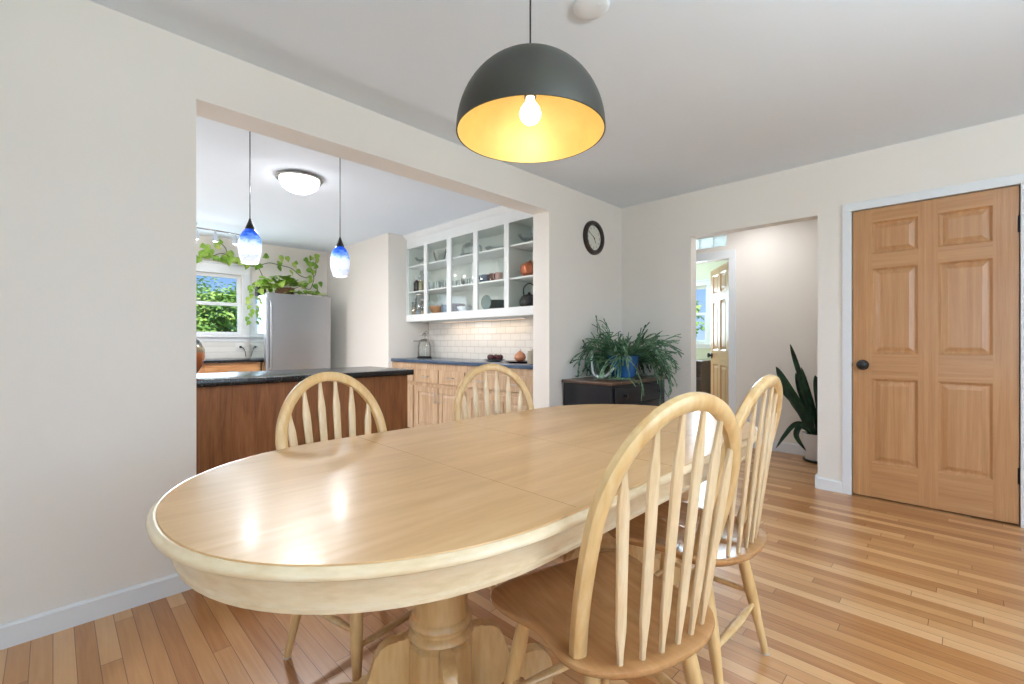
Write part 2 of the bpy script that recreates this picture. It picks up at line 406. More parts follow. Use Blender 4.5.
bm = B(); box(bm, -7.1, -2.651, -1.75, 3.9, -.12, 0); struct('floor_kitchen', bm, plain('pale_bounce_floor', srgb(226, 226, 224), .3, var=.02, nscale=3), 'unseen kitchen floor behind the peninsula, made pale to bounce neutral light', 'floor')  # unseen floor, kept pale to bounce neutral light into the kitchen
bm = B(); box(bm, -2.65, 2.15, -1.75, 3.9, -.12, 0); box(bm, -7.1, 2.15, 3.9, 7.4, -.12, 0); struct('floor', bm, M['floor'], 'narrow oak strip floorboards running across the dining room and hall', 'floor')
bm = B(); box(bm, -7.7, 2.75, -2.3, 7.9, H, H+.25); struct('ceiling', bm, M['ceiling'], 'smooth white ceiling over dining room, kitchen and hall', 'ceiling')  # overhang past the walls is added to keep sun out of the windows

bm = B()
prism(bm, [(YF, 0), (.4576, 0), (.4576, 2.208), (2.933, 2.208), (2.933, 0), (YB, 0), (YB, H), (YF, H)], -2.65, XW, 'x')
struct('wall_left', bm, M['wall'], 'off-white left wall with the wide square opening to the kitchen', 'wall')
bm = B()
prism(bm, [(-2.65, 0), (-1.755, 0), (-1.755, 2.064), (-.783, 2.064), (-.783, 0), (-.574, 0), (-.574, 2.052), (.244, 2.052), (.244, 0), (XR, 0), (XR, H), (-2.65, H)], YB, YB+.115, 'y')
struct('wall_back', bm, M['wall'], 'off-white back wall with the hall opening and the wooden door', 'wall')
bm = B()                                   # right wall beside the camera, with a window added for fill daylight
for a in ((YF-.12, .1, 0, H), (2.3, YB+.115, 0, H), (.1, 2.3, 0, .75), (.1, 2.3, 2.15, H)): box(bm, XR, XR+.14, a[0], a[1], a[2], a[3])
struct('wall_right', bm, M['wall'], 'off-white wall with an added wide window, right of the camera', 'wall')
bm = B()
for a in ((-2.65, -.3, 0, H), (1.5, XR, 0, H), (-.3, 1.5, 0, .5), (-.3, 1.5, 2.15, H)): box(bm, a[0], a[1], YF-.14, YF, a[2], a[3])
struct('wall_front', bm, M['wall'], 'off-white wall with an added wide window, behind the camera', 'wall')
# kitchen shell
bm = B()
for a in ((-.75, .75, 0, H), (1.783, 3.6, 0, H), (.75, 1.783, 0, 1.194), (.75, 1.783, 2.0, H)): box(bm, KX-.16, KX, a[0], a[1], a[2], a[3])
struct('wall_kitchen_far', bm, M['wall'], 'pale far kitchen wall around the window behind the fridge', 'wall')
bm = B(); prism(bm, [(KX, 2.935), (-5.075, 2.935), (-5.075, 3.54), (-2.65, 3.54), (-2.65, 3.66), (-5.2, 3.66), (KX, 3.66)], 0, H, 'z')
struct('wall_kitchen_side', bm, M['wall'], 'white kitchen side wall stepping back to the cabinet niche', 'wall')
bm = B(); box(bm, KX-.16, -2.65, -.75, -.63, 0, H); struct('wall_kitchen_near', bm, M['wall'], 'white kitchen wall opposite the cabinet niche', 'wall')
# hall and the green room beyond
bm = B()
prism(bm, [(-3.3, 0), (-2.57, 0), (-2.57, 2.013), (-1.802, 2.013), (-1.802, 0), (-.5, 0), (-.5, H), (-1.83, H), (-1.83, 2.157), (-2.45, 2.157), (-2.45, 2.277), (-1.83, 2.277), (-1.83, H), (-3.3, H)], 5.16, 5.26, 'y')
bm.free(); bm = B()
for a in ((-3.3, -2.57, 0, H), (-1.802, -.5, 0, H), (-2.57, -1.802, 2.013, 2.157), (-2.57, -2.45, 2.157, 2.277), (-1.83, -1.802, 2.157, 2.277), (-2.57, -1.802, 2.277, H)): box(bm, a[0], a[1], 5.16, 5.26, a[2], a[3])
struct('wall_hall_back', bm, M['wall'], 'off-white hall wall with a doorway and glass blocks above it', 'wall')
bm = B(); box(bm, -.6, -.5, 4.19, 5.16, 0, H); struct('wall_hall_right', bm, M['wall'], 'short off-white wall closing the hall beside the snake plant', 'wall')
bm = B(); box(bm, -3.4, -3.3, 4.19, 5.26, 0, H); struct('wall_hall_left', bm, M['wall'], 'off-white wall at the left end of the hall', 'wall')
bm = B()
for a in ((-4.2, -3.62, 0, H), (-2.84, -.9, 0, H), (-3.62, -2.84, 0, 1.09), (-3.62, -2.84, 1.99, H)): box(bm, a[0], a[1], 7.2, 7.34, a[2], a[3])
struct('wall_bedroom_back', bm, M['green'], 'pale green wall with a window, seen through the hall doorway', 'wall')
bm = B(); box(bm, -4.2, -3.3, 5.22, 5.32, 0, H); box(bm, -4.3, -4.2, 5.22, 7.34, 0, H); struct('wall_bedroom_left', bm, M['green'], 'pale green side wall of the room beyond the hall', 'wall')
bm = B(); box(bm, -1.2, -1.1, 5.26, 7.2, 0, H); struct('wall_bedroom_right', bm, M['green'], 'pale green right wall of the room beyond the hall', 'wall')

# baseboards and casings
def base_profile(bm, x0, x1, y0, y1, side, h=.085, t=.015):
    if side == 'x':   # runs along y, face towards +x
        prism(bm, [(x0, 0), (x0+t, 0), (x0+t, h-.008), (x0+t*.55, h), (x0, h)], y0, y1, 'y')
    else:             # runs along x, face towards -y
        prism(bm, [(y0, 0), (y0-t, 0), (y0-t, h-.008), (y0-t*.55, h), (y0, h)], x0, x1, 'x')
bm = B(); base_profile(bm, XW, 0, YF, .4576, 'x'); base_profile(bm, XW, 0, 2.933, YB-.015, 'x')
struct('baseboard_left', bm, M['trim'], 'low white baseboard along the left wall', 'baseboard')
bm = B(); base_profile(bm, XW+.015, -1.755, YB, 0, 'y'); base_profile(bm, -.783, -.628, YB, 0, 'y'); base_profile(bm, .30, XR, YB, 0, 'y')
box(bm, -.798, -.783, YB-.015, YB+.115, 0, .1, .003)
struct('baseboard_back', bm, M['trim'], 'low white baseboard along the back wall', 'baseboard')
bm = B(); base_profile(bm, -1.73, -.6, 5.16, 0, 'y', .1)
struct('baseboard_hall', bm, M['trim'], 'white baseboard along the hall wall behind the snake plant', 'baseboard')
bm = B()
for x0, x1 in ((-.628, -.572), (.243, .30)): box(bm, x0, x1, YB-.018, YB+.004, 0, 2.05, .003)
box(bm, -.628, .30, YB-.018, YB+.004, 2.05, 2.108, .003)
struct('trim_1', bm, M['trim'], 'white casing around the wooden door', 'door casing')
bm = B()
for x0, x1 in ((-2.64, -2.57), (-1.802, -1.732)): box(bm, x0, x1, 5.142, 5.162, 0, 2.013, .003)
box(bm, -2.64, -1.732, 5.142, 5.162, 2.013, 2.1, .003)
struct('trim_2', bm, M['trim'], 'white casing around the hall doorway', 'door casing')

# ------------------------------------------------------------------ six-panel doors
def six_panel_door(name, W, z0, z1, th, label, knob_x, knob_z, hinge_x, mats, both=False):
    """local: x across from 0 to W, front face at y=0, thickness behind"""
    xs = [(.108, .353), (.451, .698)] if W > .78 else [(.105, .33), (.43, .655)]
    zs = [(.253, .847), (1.023, 1.624), (1.726, 1.949)]
    if z1 < 2.03: zs = [(a*.985, b*.985) for a, b in zs]
    bm = B()
    for a, b in ((0, xs[0][0]), (xs[0][1], xs[1][0]), (xs[1][1], W)): box(bm, a, b, 0, th, z0, z1)
    d = obj(name, bm, mats[0], None, False); tag(d, label, 'door', kind='structure')
    bm = B()
    for c0, c1 in xs:
        for a, b in ((z0, zs[0][0]), (zs[0][1], zs[1][0]), (zs[1][1], zs[2][0]), (zs[2][1], z1)): box(bm, c0, c1, .0004, th-.0004, a, b)
    obj('door_rails', bm, mats[1], d, False)
    for c0, c1 in xs:
        for a, b in zs:
            bm = B()
            for yy, s in ((0, 1), (th, -1)):
                def ring(i, y): return [(c0+i, yy+s*y, a+i), (c1-i, yy+s*y, a+i), (c1-i, yy+s*y, b-i), (c0+i, yy+s*y, b-i)]
                R = [ring(0, .0), ring(.010, .009), ring(.014, .012), ring(.022, .012), ring(.046, .004)]
                V = [[bm.verts.new(q) for q in r] for r in R]
                for p_, q_ in zip(V, V[1:]):
                    for i in range(4): bm.faces.new((p_[i], p_[(i+1) % 4], q_[(i+1) % 4], q_[i]))
                bm.faces.new(V[-1])
            obj('raised_panel', bm, mats[0], d, False)
    for s, y in ((1, 0),) + (((-1, th),) if both else ()):
        bm = B()
        lathe(bm, [(0, 0), (.035, 0), (.037, .004), (.033, .009), (.013, .012), (.012, .022), (.020, .026), (.029, .033), (.031, .041), (.028, .050), (.016, .055), (0, .056)], (knob_x, y, knob_z), 28, '-y' if s > 0 else 'y')
        k = obj('door_knob', bm, M['blacktop'], d); k['label'] = 'round black door knob'
    if hinge_x is not None:
        for hz in (.303, 1.814):
            bm = B(); box(bm, hinge_x-.006, hinge_x+.010, -.004, .006, hz-.048, hz+.048, .001)
            lathe(bm, [(0, -.052), (.006, -.05), (.006, .05), (0, .052)], (hinge_x+.003, -.006, hz), 12)
            k = obj('hinge', bm, M['blacktop'], d); k['label'] = 'black butt hinge'
    return d
d1 = six_panel_door('door_1', .806, .012, 2.045, .036, 'six-panel natural fir door, closed, with black knob', .057, .943, .806, (M['fir'], M['firh']))
d1.location = (-.568, YB+.002, 0)
bm = B(); box(bm, -.012, .004, .004, .03, .93, .956, .002); k = obj('latch_plate', bm, M['blacktop'], d1); k['label'] = 'black latch plate'
bm = B(); box(bm, -.572, .25, YB+.05, YB+.114, 0, 2.05); struct('closet_shade_slab', bm, M['navy'], 'dark slab standing in for the closet shade behind the closed door', 'door backing')  # dark slab painted as the shade of the closet behind the door
d2 = six_panel_door('door_2', .757, .012, 2.0, .036, 'six-panel fir door standing half open beyond the hall', .70, .94, None, (M['fir'], M['firh']), True)
hx, hy, lx, ly = -1.815, 5.285, -2.245, 5.9
# local +x runs from hinge to latch; mirrored knob side handled by both
d2.location = (hx, hy, 0); d2.rotation_euler = (0, 0, math.atan2(ly-hy, lx-hx))

# ------------------------------------------------------------------ windows
def window(name, label, along, fixed, a0, a1, z0, z1, facing, depth=.14, mid=True, sill=True, tw=.075, trim=True, stops=0):
    """sash window in a wall; along 'y' (wall at x=fixed) or 'x' (wall at y=fixed); facing = +1/-1 direction into the room"""
    def bx(bm, p0, p1, q0, q1, z0, z1, bev=.003):
        q0, q1 = sorted((fixed+facing*q0, fixed+facing*q1))
        if along == 'y': box(bm, q0, q1, p0, p1, z0, z1, bev)
        else: box(bm, p0, p1, q0, q1, z0, z1, bev)
    bm = B()
    if trim:
        bx(bm, a0-tw, a0, 0, .02, z0, z1); bx(bm, a1, a1+tw, 0, .02, z0, z1); bx(bm, a0-tw, a1+tw, 0, .022, z1, z1+tw*1.2)
        bx(bm, a0-tw-.012, a1+tw+.012, 0, .04, z1+tw*1.2, z1+tw*1.2+.02)
    else: bx(bm, a0-.02, a1+.02, 0, .004, z1, z1+.02)
    w = obj(name, bm, M['trim'], None, False); tag(w, label, 'window', kind='structure')
    bm = B(); f = .045
    zm = (z0+z1)/2
    for p0, p1, c0, c1, off in (((a0, a1, zm-.012, z1, -.085), (a0, a1, z0, zm+.03, -.05)) if mid else ((a0, a1, z0, z1, -.06),)):
        bx(bm, p0, p0+f, off, off+.035, c0, c1); bx(bm, p1-f, p1, off, off+.035, c0, c1)
        bx(bm, p0+f, p1-f, off, off+.035, c0, c0+f); bx(bm, p0+f, p1-f, off, off+.035, c1-f, c1)
    for k in range(stops):
        pc = a0+(a1-a0)*(k+1)/(stops+1); bx(bm, pc-.03, pc+.03, -.06, -.02, z0, z1)
    obj('window_frame', bm, M['trim'], w, False)
    for c0, c1, off in (((zm+.02, z1-f, -.07), (z0+f, zm, -.035)) if mid else ((z0+f, z1-f, -.045),)):
        bm = B(); bx(bm, a0+f, a1-f, off, off+.004, c0, c1, 0); obj('pane', bm, M['pane'], w, False)
    if sill:
        bm = B(); bx(bm, a0-tw-.03, a1+tw+.03, -.03, .05, z0-.03, z0, .004); bx(bm, a0-tw, a1+tw, 0, .018, z0-.085, z0-.03)
        obj('window_sill', bm, M['trim'], w, False)
    return w
window('window_1', 'white double-hung kitchen window looking onto green trees', 'y', KX, .75, 1.783, 1.194, 2.0, 1, tw=.1)
window('window_2', 'white double-hung window in the pale green room', 'x', 7.2, -3.62, -2.84, 1.09, 1.99, -1, tw=.06)
window('added_window_right', 'wide white window added right of the camera for fill daylight', 'y', XR, .1, 2.3, .75, 2.15, -1, mid=False, stops=2)  # unseen window, added to light the room from the right
window('added_window_front', 'wide white window added behind the camera for fill daylight', 'x', YF, -.3, 1.5, .5, 2.15, 1, mid=False, stops=3)  # unseen window, added to light the room from behind the camera
w5 = thing('window_5', 'row of frosted glass blocks set above the hall doorway', 'window', (-2.14, 5.21, 2.157)); w5['kind'] = 'structure'
for i in range(4):
    bm = B(); box(bm, -.308+i*.155, -.308+i*.155+.150, -.04, .04, .001, .119, .012, 3); obj('pane', bm, M['block'], w5)

# ------------------------------------------------------------------ dining table
TX, TY, TR = -1.10, 1.26, -.011
def cp(v): return math.copysign(abs(v)**(2/2.15), v)
def stadium(R, Lh, e, n=40):
    pts = []
    for i in range(n+1): a = PI*i/n; pts.append((R*cp(math.cos(a)), Lh+e*cp(math.sin(a))))
    m = 6
    for i in range(1, m): pts.append((-R, Lh-2*Lh*i/m))
    for i in range(n+1): a = PI+PI*i/n; pts.append((R*cp(math.cos(a)), -Lh+e*cp(math.sin(a))))
    for i in range(1, m): pts.append((R, -Lh+2*Lh*i/m))
    return pts
def stad_ring(off, z): return [(x, y, z) for x, y in stadium(.545-off, .53, .602-off)]
tb = thing('dining_table', 'long oval blond maple dining table on two carved pedestals', 'table', (TX, TY, 0), TR)
top_mat = M['table']
bm = B()
rings_surface(bm, [stad_ring(.02, .728), stad_ring(.0155, .7475), stad_ring(.018, .75)])
tp = obj('tabletop', bm, M['table'], tb)
bm = B()   # moulded rim
rr = [(.045, .7265), (.012, .7265), (.005, .728), (.001, .7315), (0, .7355), (.001, .7395), (.004, .743), (.007, .7445), (.0085, .7462), (.012, .7488), (.0158, .7477)]
rings_surface(bm, [stad_ring(o, z) for o, z in rr], False, False)
r_ = obj('edge_moulding', bm, M['tableedge'], tb); r_['label'] = 'paler worn rounded rim of the table top'
bm = B()
rings_surface(bm, [stad_ring(.066, .727), stad_ring(.066, .655), stad_ring(.047, .652), stad_ring(.042, .655), stad_ring(.041, .663), stad_ring(.045, .667), stad_ring(.047, .727)], False, False)
obj('apron', bm, M['tableedge'], tb)
bm = B(); 
for v in (-.46, 0, .46): box(bm, -.512, .512, v-.0006, v+.0006, .7499, .7502)
s_ = obj('leaf_seam', bm, M['seat'], tb, False); s_['label'] = 'fine seams between the table leaves'
def pedestal(py):
    bm = B()
    lathe(bm, [(.0, .655), (.13, .655), (.13, .63), (.10, .62), (.087, .60), (.081, .57), (.080, .32), (.083, .306), (.090, .300), (.093, .290), (.089, .281), (.082, .277), (.082, .270), (.092, .263), (.096, .253), (.092, .244), (.088, .24), (0, .24)], (0, py, 0), 40)
    p = obj('pedestal', bm, M['chair'], tb)
    bm = B(); n = 8; rr = []
    for r, z in ((.078, .242), (.092, .23), (.092, .06), (.078, .045)):
        rr.append([(r/math.cos(PI/8)*math.cos(2*PI*(i+.5)/8), py+r/math.cos(PI/8)*math.sin(2*PI*(i+.5)/8), z) for i in range(8)])
    rings_surface(bm, rr); obj('pedestal_block', bm, M['chair'], p, False)
    prof = [(.085, .238), (.12, .247), (.155, .243), (.182, .222), (.195, .188), (.206, .155), (.225, .138), (.255, .136), (.29, .140), (.322, .132), (.345, .105), (.352, .06), (.345, .012), (.33, .0), (.29, .0), (.275, .02), (.262, .055), (.235, .075), (.20, .072), (.17, .055), (.13, .05), (.085, .06)]
    sp_ = [(v.x, v.y) for v in spline([(a, b, 0) for a, b in prof], 4, True)]
    for k in range(4):
        a = PI/4+.31+k*PI/2; bm = B()
        prism(bm, sp_, -.019, .019, 'y', .005)
        bmesh.ops.transform(bm, matrix=Matrix.Translation((0, py, 0)) @ Matrix.Rotation(a, 4, 'Z'), verts=bm.verts)
        obj('foot', bm, M['chair'], p)
pedestal(-.447); pedestal(.447)

# ------------------------------------------------------------------ dining chairs (front of the seat is local +x)
ZS = .452
def hoop_pt(s):
    Hh, wf, wm, vc, lean, lf = .553, .182, .211, .306, .272, -.12
    if s < .25: v = vc*s/.25; u = wm-(wm-wf)*((vc-v)/vc)**2
    elif s > .75: v = vc*(1-s)/.25; u = -(wm-(wm-wf)*((vc-v)/vc)**2)
    else: ph = PI*(s-.25)/.5; u = wm*math.cos(ph); v = vc+(Hh-vc)*math.sin(ph)
    return Vector((lf-v*math.sin(lean), u, ZS+v*math.cos(lean)))
def make_chair(label):
    t = thing('dining_chair', label, 'chair', group='blond wooden dining chairs')
    half = [(-.243, 0), (-.236, .085), (-.207, .158), (-.160, .206), (-.105, .222), (-.045, .214), (.01, .212), (.06, .226), (.11, .240), (.155, .238), (.192, .212), (.208, .15), (.212, .07), (.213, 0)]
    out = half+[(x, -y) for x, y in half[-2:0:-1]]
    ol = [(v.x, v.y) for v in spline([(a, b, 0) for a, b in out], 5, True)]
    cx = -.01
    def ring(s, z, dish=0):
        r = []
        for x, y in ol:
            X, Y = cx+(x-cx)*s, y*s
            zz = z
            if dish: zz -= dish*max(0, 1-((X+.05)/.2)**2)*min(1, abs(Y)/.05+.55)*max(0, 1-(abs(Y)/.22)**3)
            r.append((X, Y, zz))
        return r
    bm = B()
    rings_surface(bm, [ring(.80, ZS-.036), ring(.91, ZS-.029), ring(.972, ZS-.018), ring(.995, ZS-.011), ring(1, ZS-.006), ring(.995, ZS-.0015), ring(.98, ZS), ring(.93, ZS, .004), ring(.82, ZS, .010), ring(.62, ZS, .014), ring(.35, ZS, .014), ring(.1, ZS, .014)])
    obj('seat', bm, M['seat'], t, ang=.9)
    bm = B(); pts = [hoop_pt(i/64) for i in range(65)]; pts[0].z -= .006; pts[-1].z -= .006
    nrm = Vector((math.cos(.272), 0, math.sin(.272)))
    tube(bm, pts, [(.019, .0145)]*65, 12, up=nrm, power=3.2)
    obj('back_hoop', bm, M['chair'], t)
    # spindles
    for k in range(6):
        ub = (-.13+.052*k); ut = (k-2.5)*.068
        b = Vector((-.19-.018*(1-(ub/.13)**2), ub, ZS-.004))
        best = min((hoop_pt(i/400) for i in range(100, 301)), key=lambda q: abs(q.y-ut))
        tp_ = best+Vector((0, 0, -.006))
        n = 24; P = []; R = []
        W = [(0, .006), (.05, .0064), (.10, .009), (.18, .0135), (.45, .0142), (.74, .0155), (.79, .0155), (.83, .0135), (.9, .009), (1, .0052)]
        for i in range(n+1):
            q = i/n; P.append(b.lerp(tp_, q))
            for (a, wa), (c_, wc) in zip(W, W[1:]):
                if a <= q <= c_: w = wa+(wc-wa)*(q-a)/(c_-a); break
            R.append((w, .0058))
        bm = B(); tube(bm, P, R, 10, up=nrm, power=3)
        obj('spindle', bm, M['spindle'], t)
    legs = {}
    for sx in (1, -1):
        for sy in (1, -1):
            a = Vector((.125 if sx > 0 else -.12, .145*sy, ZS-.03)); f_ = Vector((.205 if sx > 0 else -.2, .195*sy, 0.004))
            legs[sx, sy] = (a, f_); bm = B(); n = 14; P = []; R = []
            for i in range(n+1):
                q = i/n; P.append(a.lerp(f_, q)); R.append(.0155+.0045*math.sin(PI*min(1, q*1.35))-.004*max(0, q-.6)/.4)
            tube(bm, P, R, 16); l = obj('leg', bm, M['chair'], t)
            bm = B(); lathe(bm, [(0, 0), (.0115, 0), (.0125, .006), (0, .0065)], tuple(f_-Vector((0, 0, .004))), 14); g = obj('foot_glide', bm, M['rubber'], l); g['label'] = 'pale plastic glide under the leg'
    def at(k, z):
        a, f_ = legs[k]; q = (a.z-z)/(a.z-f_.z); return a.lerp(f_, q)
    for k0, k1, z in (((1, 1), (-1, 1), .215), ((1, -1), (-1, -1), .215), ((-1, 1), (-1, -1), .175), ((1, 1), (1, -1), .175)):
        p0, p1 = at(k0, z), at(k1, z); n = 16
        bm = B(); tube(bm, [p0.lerp(p1, i/n) for i in range(n+1)], [(.0075+.0075*math.sin(PI*i/n)**1.5, .0075+.002*math.sin(PI*i/n)) for i in range(n+1)], 12, up=(0, 0, 1) if k0[1] == k1[1] else (0, 0, 1))
        obj('stretcher', bm, M['chair'], t)
    return t
cA = make_chair('blond spindle-back chair beyond the table, in front of the brown peninsula panel')
cA.scale = (1, 1, .985); cA.location = (-1.512, .80, 0); cA.rotation_euler = (0, 0, .15)
dup(cA, (-1.56, 1.578, 0), -.329, 'blond spindle-back chair beyond the table, in front of the kitchen drawers')
cC = dup(cA, (-.65, .984, 0), 2.903, 'blond spindle-back chair nearest the camera, its wide saddle seat in full view')
cD = dup(cA, (-.70, 1.587, 0), 3.13, 'blond spindle-back chair turned edge-on, between the nearest chair and the hall')
cC.scale = cD.scale = (1, 1, 1)

# ------------------------------------------------------------------ big dome pendant
lx_, ly_, lz_ = -1.018, 1.113, 1.794
pl = thing('pendant_lamp', 'large dark bronze dome pendant with gold lining over the table', 'lamp', (lx_, ly_, lz_))
R_ = .2445
def dome(bm, R, h, th0, c=0):
    return [(R*math.cos(a)**.96 if a < PI/2-.001 else .012, h*math.sin(a)) for a in [PI/2*i/22 for i in range(23)]]
bm = B(); lathe(bm, dome(bm, R_, .253, 0), seg=64); lathe(bm, [(R_, 0), (R_-.004, 0)], seg=64)
obj('lamp_shade', bm, M['lampout'], pl)
bm = B(); lathe(bm, [(r*.984-.0005, z*.985+.0003) for r, z in dome(bm, R_, .253, 0)], seg=64); o = obj('shade_lining', bm, M['lampin'], pl); o['label'] = 'gold inside of the shade'
bm = B(); lathe(bm, [(0, .032), (.014, .035), (.027, .044), (.034, .058), (.035, .070), (.031, .084), (.022, .098), (.014, .108), (.013, .125), (0, .126)], seg=28); o = obj('bulb', bm, M['bulb'], pl); o['label'] = 'round glowing bulb'
bm = B(); lathe(bm, [(0, .12), (.02, .12), (.021, .17), (.03, .235), (.03, .25), (0, .25)], seg=24); obj('lamp_socket', bm, M['blacktop'], pl)
bm = B(); lathe(bm, [(0, .243), (.014, .243), (.012, .256), (.004, .262), (.003, .262), (.003, .625), (0, .625)], seg=12); obj('cord', bm, M['blacktop'], pl)
bm = B(); lathe(bm, [(0, .646), (.06, .646), (.06, .635), (.05, .622), (0, .62)], seg=32); obj('ceiling_canopy', bm, M['lampout'], pl)

# smoke detector
sd = thing('smoke_detector', 'round white smoke detector on the ceiling beside the dome pendant', 'smoke detector', (-1.064, 1.528, H))
bm = B(); lathe(bm, [(0, 0), (.072, 0), (.073, -.003), (.071, -.011), (.064, -.016), (.045, -.019), (0, -.02)], seg=40); obj('housing', bm, M['trim'], sd)
bm = B(); lathe(bm, [(0, -.0212), (.012, -.021), (.012, -.018), (0, -.018)], (.03, 0, 0), 16); obj('test_button', bm, M['trim'], sd)

# ------------------------------------------------------------------ wall clock
ck = thing('wall_clock', 'round dark-framed wall clock with cream face, reading ten to five', 'clock', (XW, 3.569, 2.082))
bm = B(); lathe(bm, [(.112, .004), (.116, .018), (.124, .03), (.140, .034), (.154, .026), (.160, .012), (.160, 0), (0, 0)], seg=64, axis='x'); obj('clock_frame', bm, M['clockframe'], ck)
bm = B(); lathe(bm, [(0, .008), (.118, .008)], seg=64, axis='x'); obj('clock_face', bm, M['clockface'], ck)
def hand(ang, ln, w, x):
    # ang clockwise from 12; the face looks along +x, so clockwise as seen runs from +z to +y
    d = Vector((0, math.sin(ang), math.cos(ang))); s = Vector((0, math.cos(ang), -math.sin(ang)))
    bm = B(); q = [d*-.018+s*w, d*-.018-s*w, d*ln-s*w*.5, d*ln+s*w*.5]
    v0 = [bm.verts.new(p+Vector((x, 0, 0))) for p in q]; v1 = [bm.verts.new(p+Vector((x+.0016, 0, 0))) for p in q]
    bm.faces.new(v0); bm.faces.new(v1)
    for i in range(4): bm.faces.new((v0[i], v0[(i+1) % 4], v1[(i+1) % 4], v1[i]))
    return bm
o = obj('clock_hand', hand(2*PI*50/60, .092, .0032, .0125), M['ink'], ck, False); o['label'] = 'long minute hand'
o = obj('clock_hand', hand(2*PI*(4+50/60)/12, .06, .004, .0105), M['ink'], ck, False); o['label'] = 'short hour hand'
bm = B()
deps = []
for n in range(1, 13):
    cu = bpy.data.curves.new('numeral', 'FONT'); cu.body = str(n); cu.size = .031; cu.align_x = 'CENTER'; cu.align_y = 'CENTER'
    to = bpy.data.objects.new('numeral', cu); C.objects.link(to)
    bpy.context.view_layer.update()
    me = bpy.data.meshes.new_from_object(to.evaluated_get(bpy.context.evaluated_depsgraph_get()))
    a = 2*PI*n/12
    mt = Matrix.Translation((.0088, .093*math.sin(a), .093*math.cos(a))) @ Matrix(((0, 0, 1, 0), (1, 0, 0, 0), (0, 1, 0, 0), (0, 0, 0, 1)))
    me.transform(mt); bm = B(); bm.from_mesh(me); obj('clock_numeral', bm, M['ink'], ck, False)
    bpy.data.objects.remove(to); bpy.data.meshes.remove(me); bpy.data.curves.remove(cu)

# ------------------------------------------------------------------ peninsula
pn = thing('base_cabinet', 'brown oak-veneer peninsula cabinet under the black worktop', 'cabinet', (-2.80, .9, 0))
bm = B(); box(bm, -.56, -.012, -1.53, .86, .09, .872); obj('cabinet_body', bm, M['oakpanel'], pn, False)
bm = B(); box(bm, -.012, 0, -1.53, .872, 0, .872, .001); obj('back_panel', bm, M['oakpanel'], pn, False)
bm = B(); box(bm, -.50, -.02, -1.53, .84, 0, .09); obj('toe_kick', bm, M['blacktop'], pn, False)
bm = B(); box(bm, -.60, .03, -1.53, .905, .873, .91, .006); o = obj('worktop', bm, M['blackstone']); o.location = (-2.80, .9, 0)
tag(o, 'glossy black worktop on the brown peninsula', 'worktop')
# pottery vase
v = thing('vase', 'round banded orange and slate pottery vase at the left end of the black worktop', 'vase', (-3.03, .487, .911))
bm = B(); lathe(bm, [(0, 0), (.055, 0), (.07, .012), (.10, .06), (.114, .11), (.112, .155), (.095, .195), (.066, .222), (.06, .234), (.064, .24), (.056, .236), (.05, .222), (.08, .19), (.1, .15), (.1, .1), (.06, .02), (0, .012)], seg=48); obj('vase_body', bm, M['vase'], v)

# ------------------------------------------------------------------ blue pendants
def blue_pendant(x, y, zb, label):
    t = thing('pendant_lamp', label, 'lamp', (x, y, zb), group='blue glass pendants over the peninsula')
    bm = B(); prof = [(.043, 0), (.046, .002), (.058, .04), (.065, .085), (.065, .12), (.058, .155), (.043, .187), (.026, .208), (.022, .213)]
    lathe(bm, prof, seg=40); lathe(bm, [(r-.004, z) for r, z in prof], seg=40); obj('lamp_shade', bm, M['pendglass'], t)
    bm = B(); lathe(bm, [(0, .19), (.027, .205), (.026, .215), (.016, .24), (.008, .262), (.004, .275), (0, .275)], seg=24); obj('socket_cap', bm, M['blacktop'], t)
    bm = B(); lathe(bm, [(.003, .27), (.003, H-zb-.02), (0, H-zb-.02)], seg=8); obj('cord', bm, M['blacktop'], t)
    bm = B(); lathe(bm, [(0, H-zb), (.06, H-zb), (.058, H-zb-.02), (0, H-zb-.026)], seg=28); obj('ceiling_canopy', bm, M['blacktop'], t)
    bm = B(); lathe(bm, [(0, .05), (.016, .056), (.024, .075), (.02, .1), (.012, .125), (.012, .19), (0, .19)], seg=20); obj('bulb', bm, M['bulb'], t)
    return t
blue_pendant(-3.1, .849, 1.588, 'blue and white glass pendant nearer the left wall, in front of the window')
blue_pendant(-3.1, 1.416, 1.566, 'blue and white glass pendant hanging to the right of the fridge top')

# flush dome ceiling light
def flush_light(x, y, label):
    cl = thing('ceiling_light', label, 'ceiling light', (x, y, H), 0, 'flush kitchen ceiling lights')
    bm = B(); lathe(bm, [(0, 0), (.150, 0), (.175, -.012), (.18, -.022), (.172, -.03), (.15, -.03)], seg=48); obj('light_base', bm, M['nickel'], cl)
    bm = B(); lathe(bm, [(.152, -.024), (.150, -.045), (.13, -.085), (.09, -.115), (.045, -.13), (0, -.134)], seg=48); o = obj('light_dome', bm, M['domeglow'], cl); o['label'] = 'glowing opal glass dome'
flush_light(-3.88, 1.43, 'flush round kitchen ceiling light with glowing opal dome, above the peninsula')
flush_light(-5.1, -.05, 'flush round kitchen ceiling light added for fill, out of sight behind the left wall')  # unseen second fixture, added to brighten the kitchen

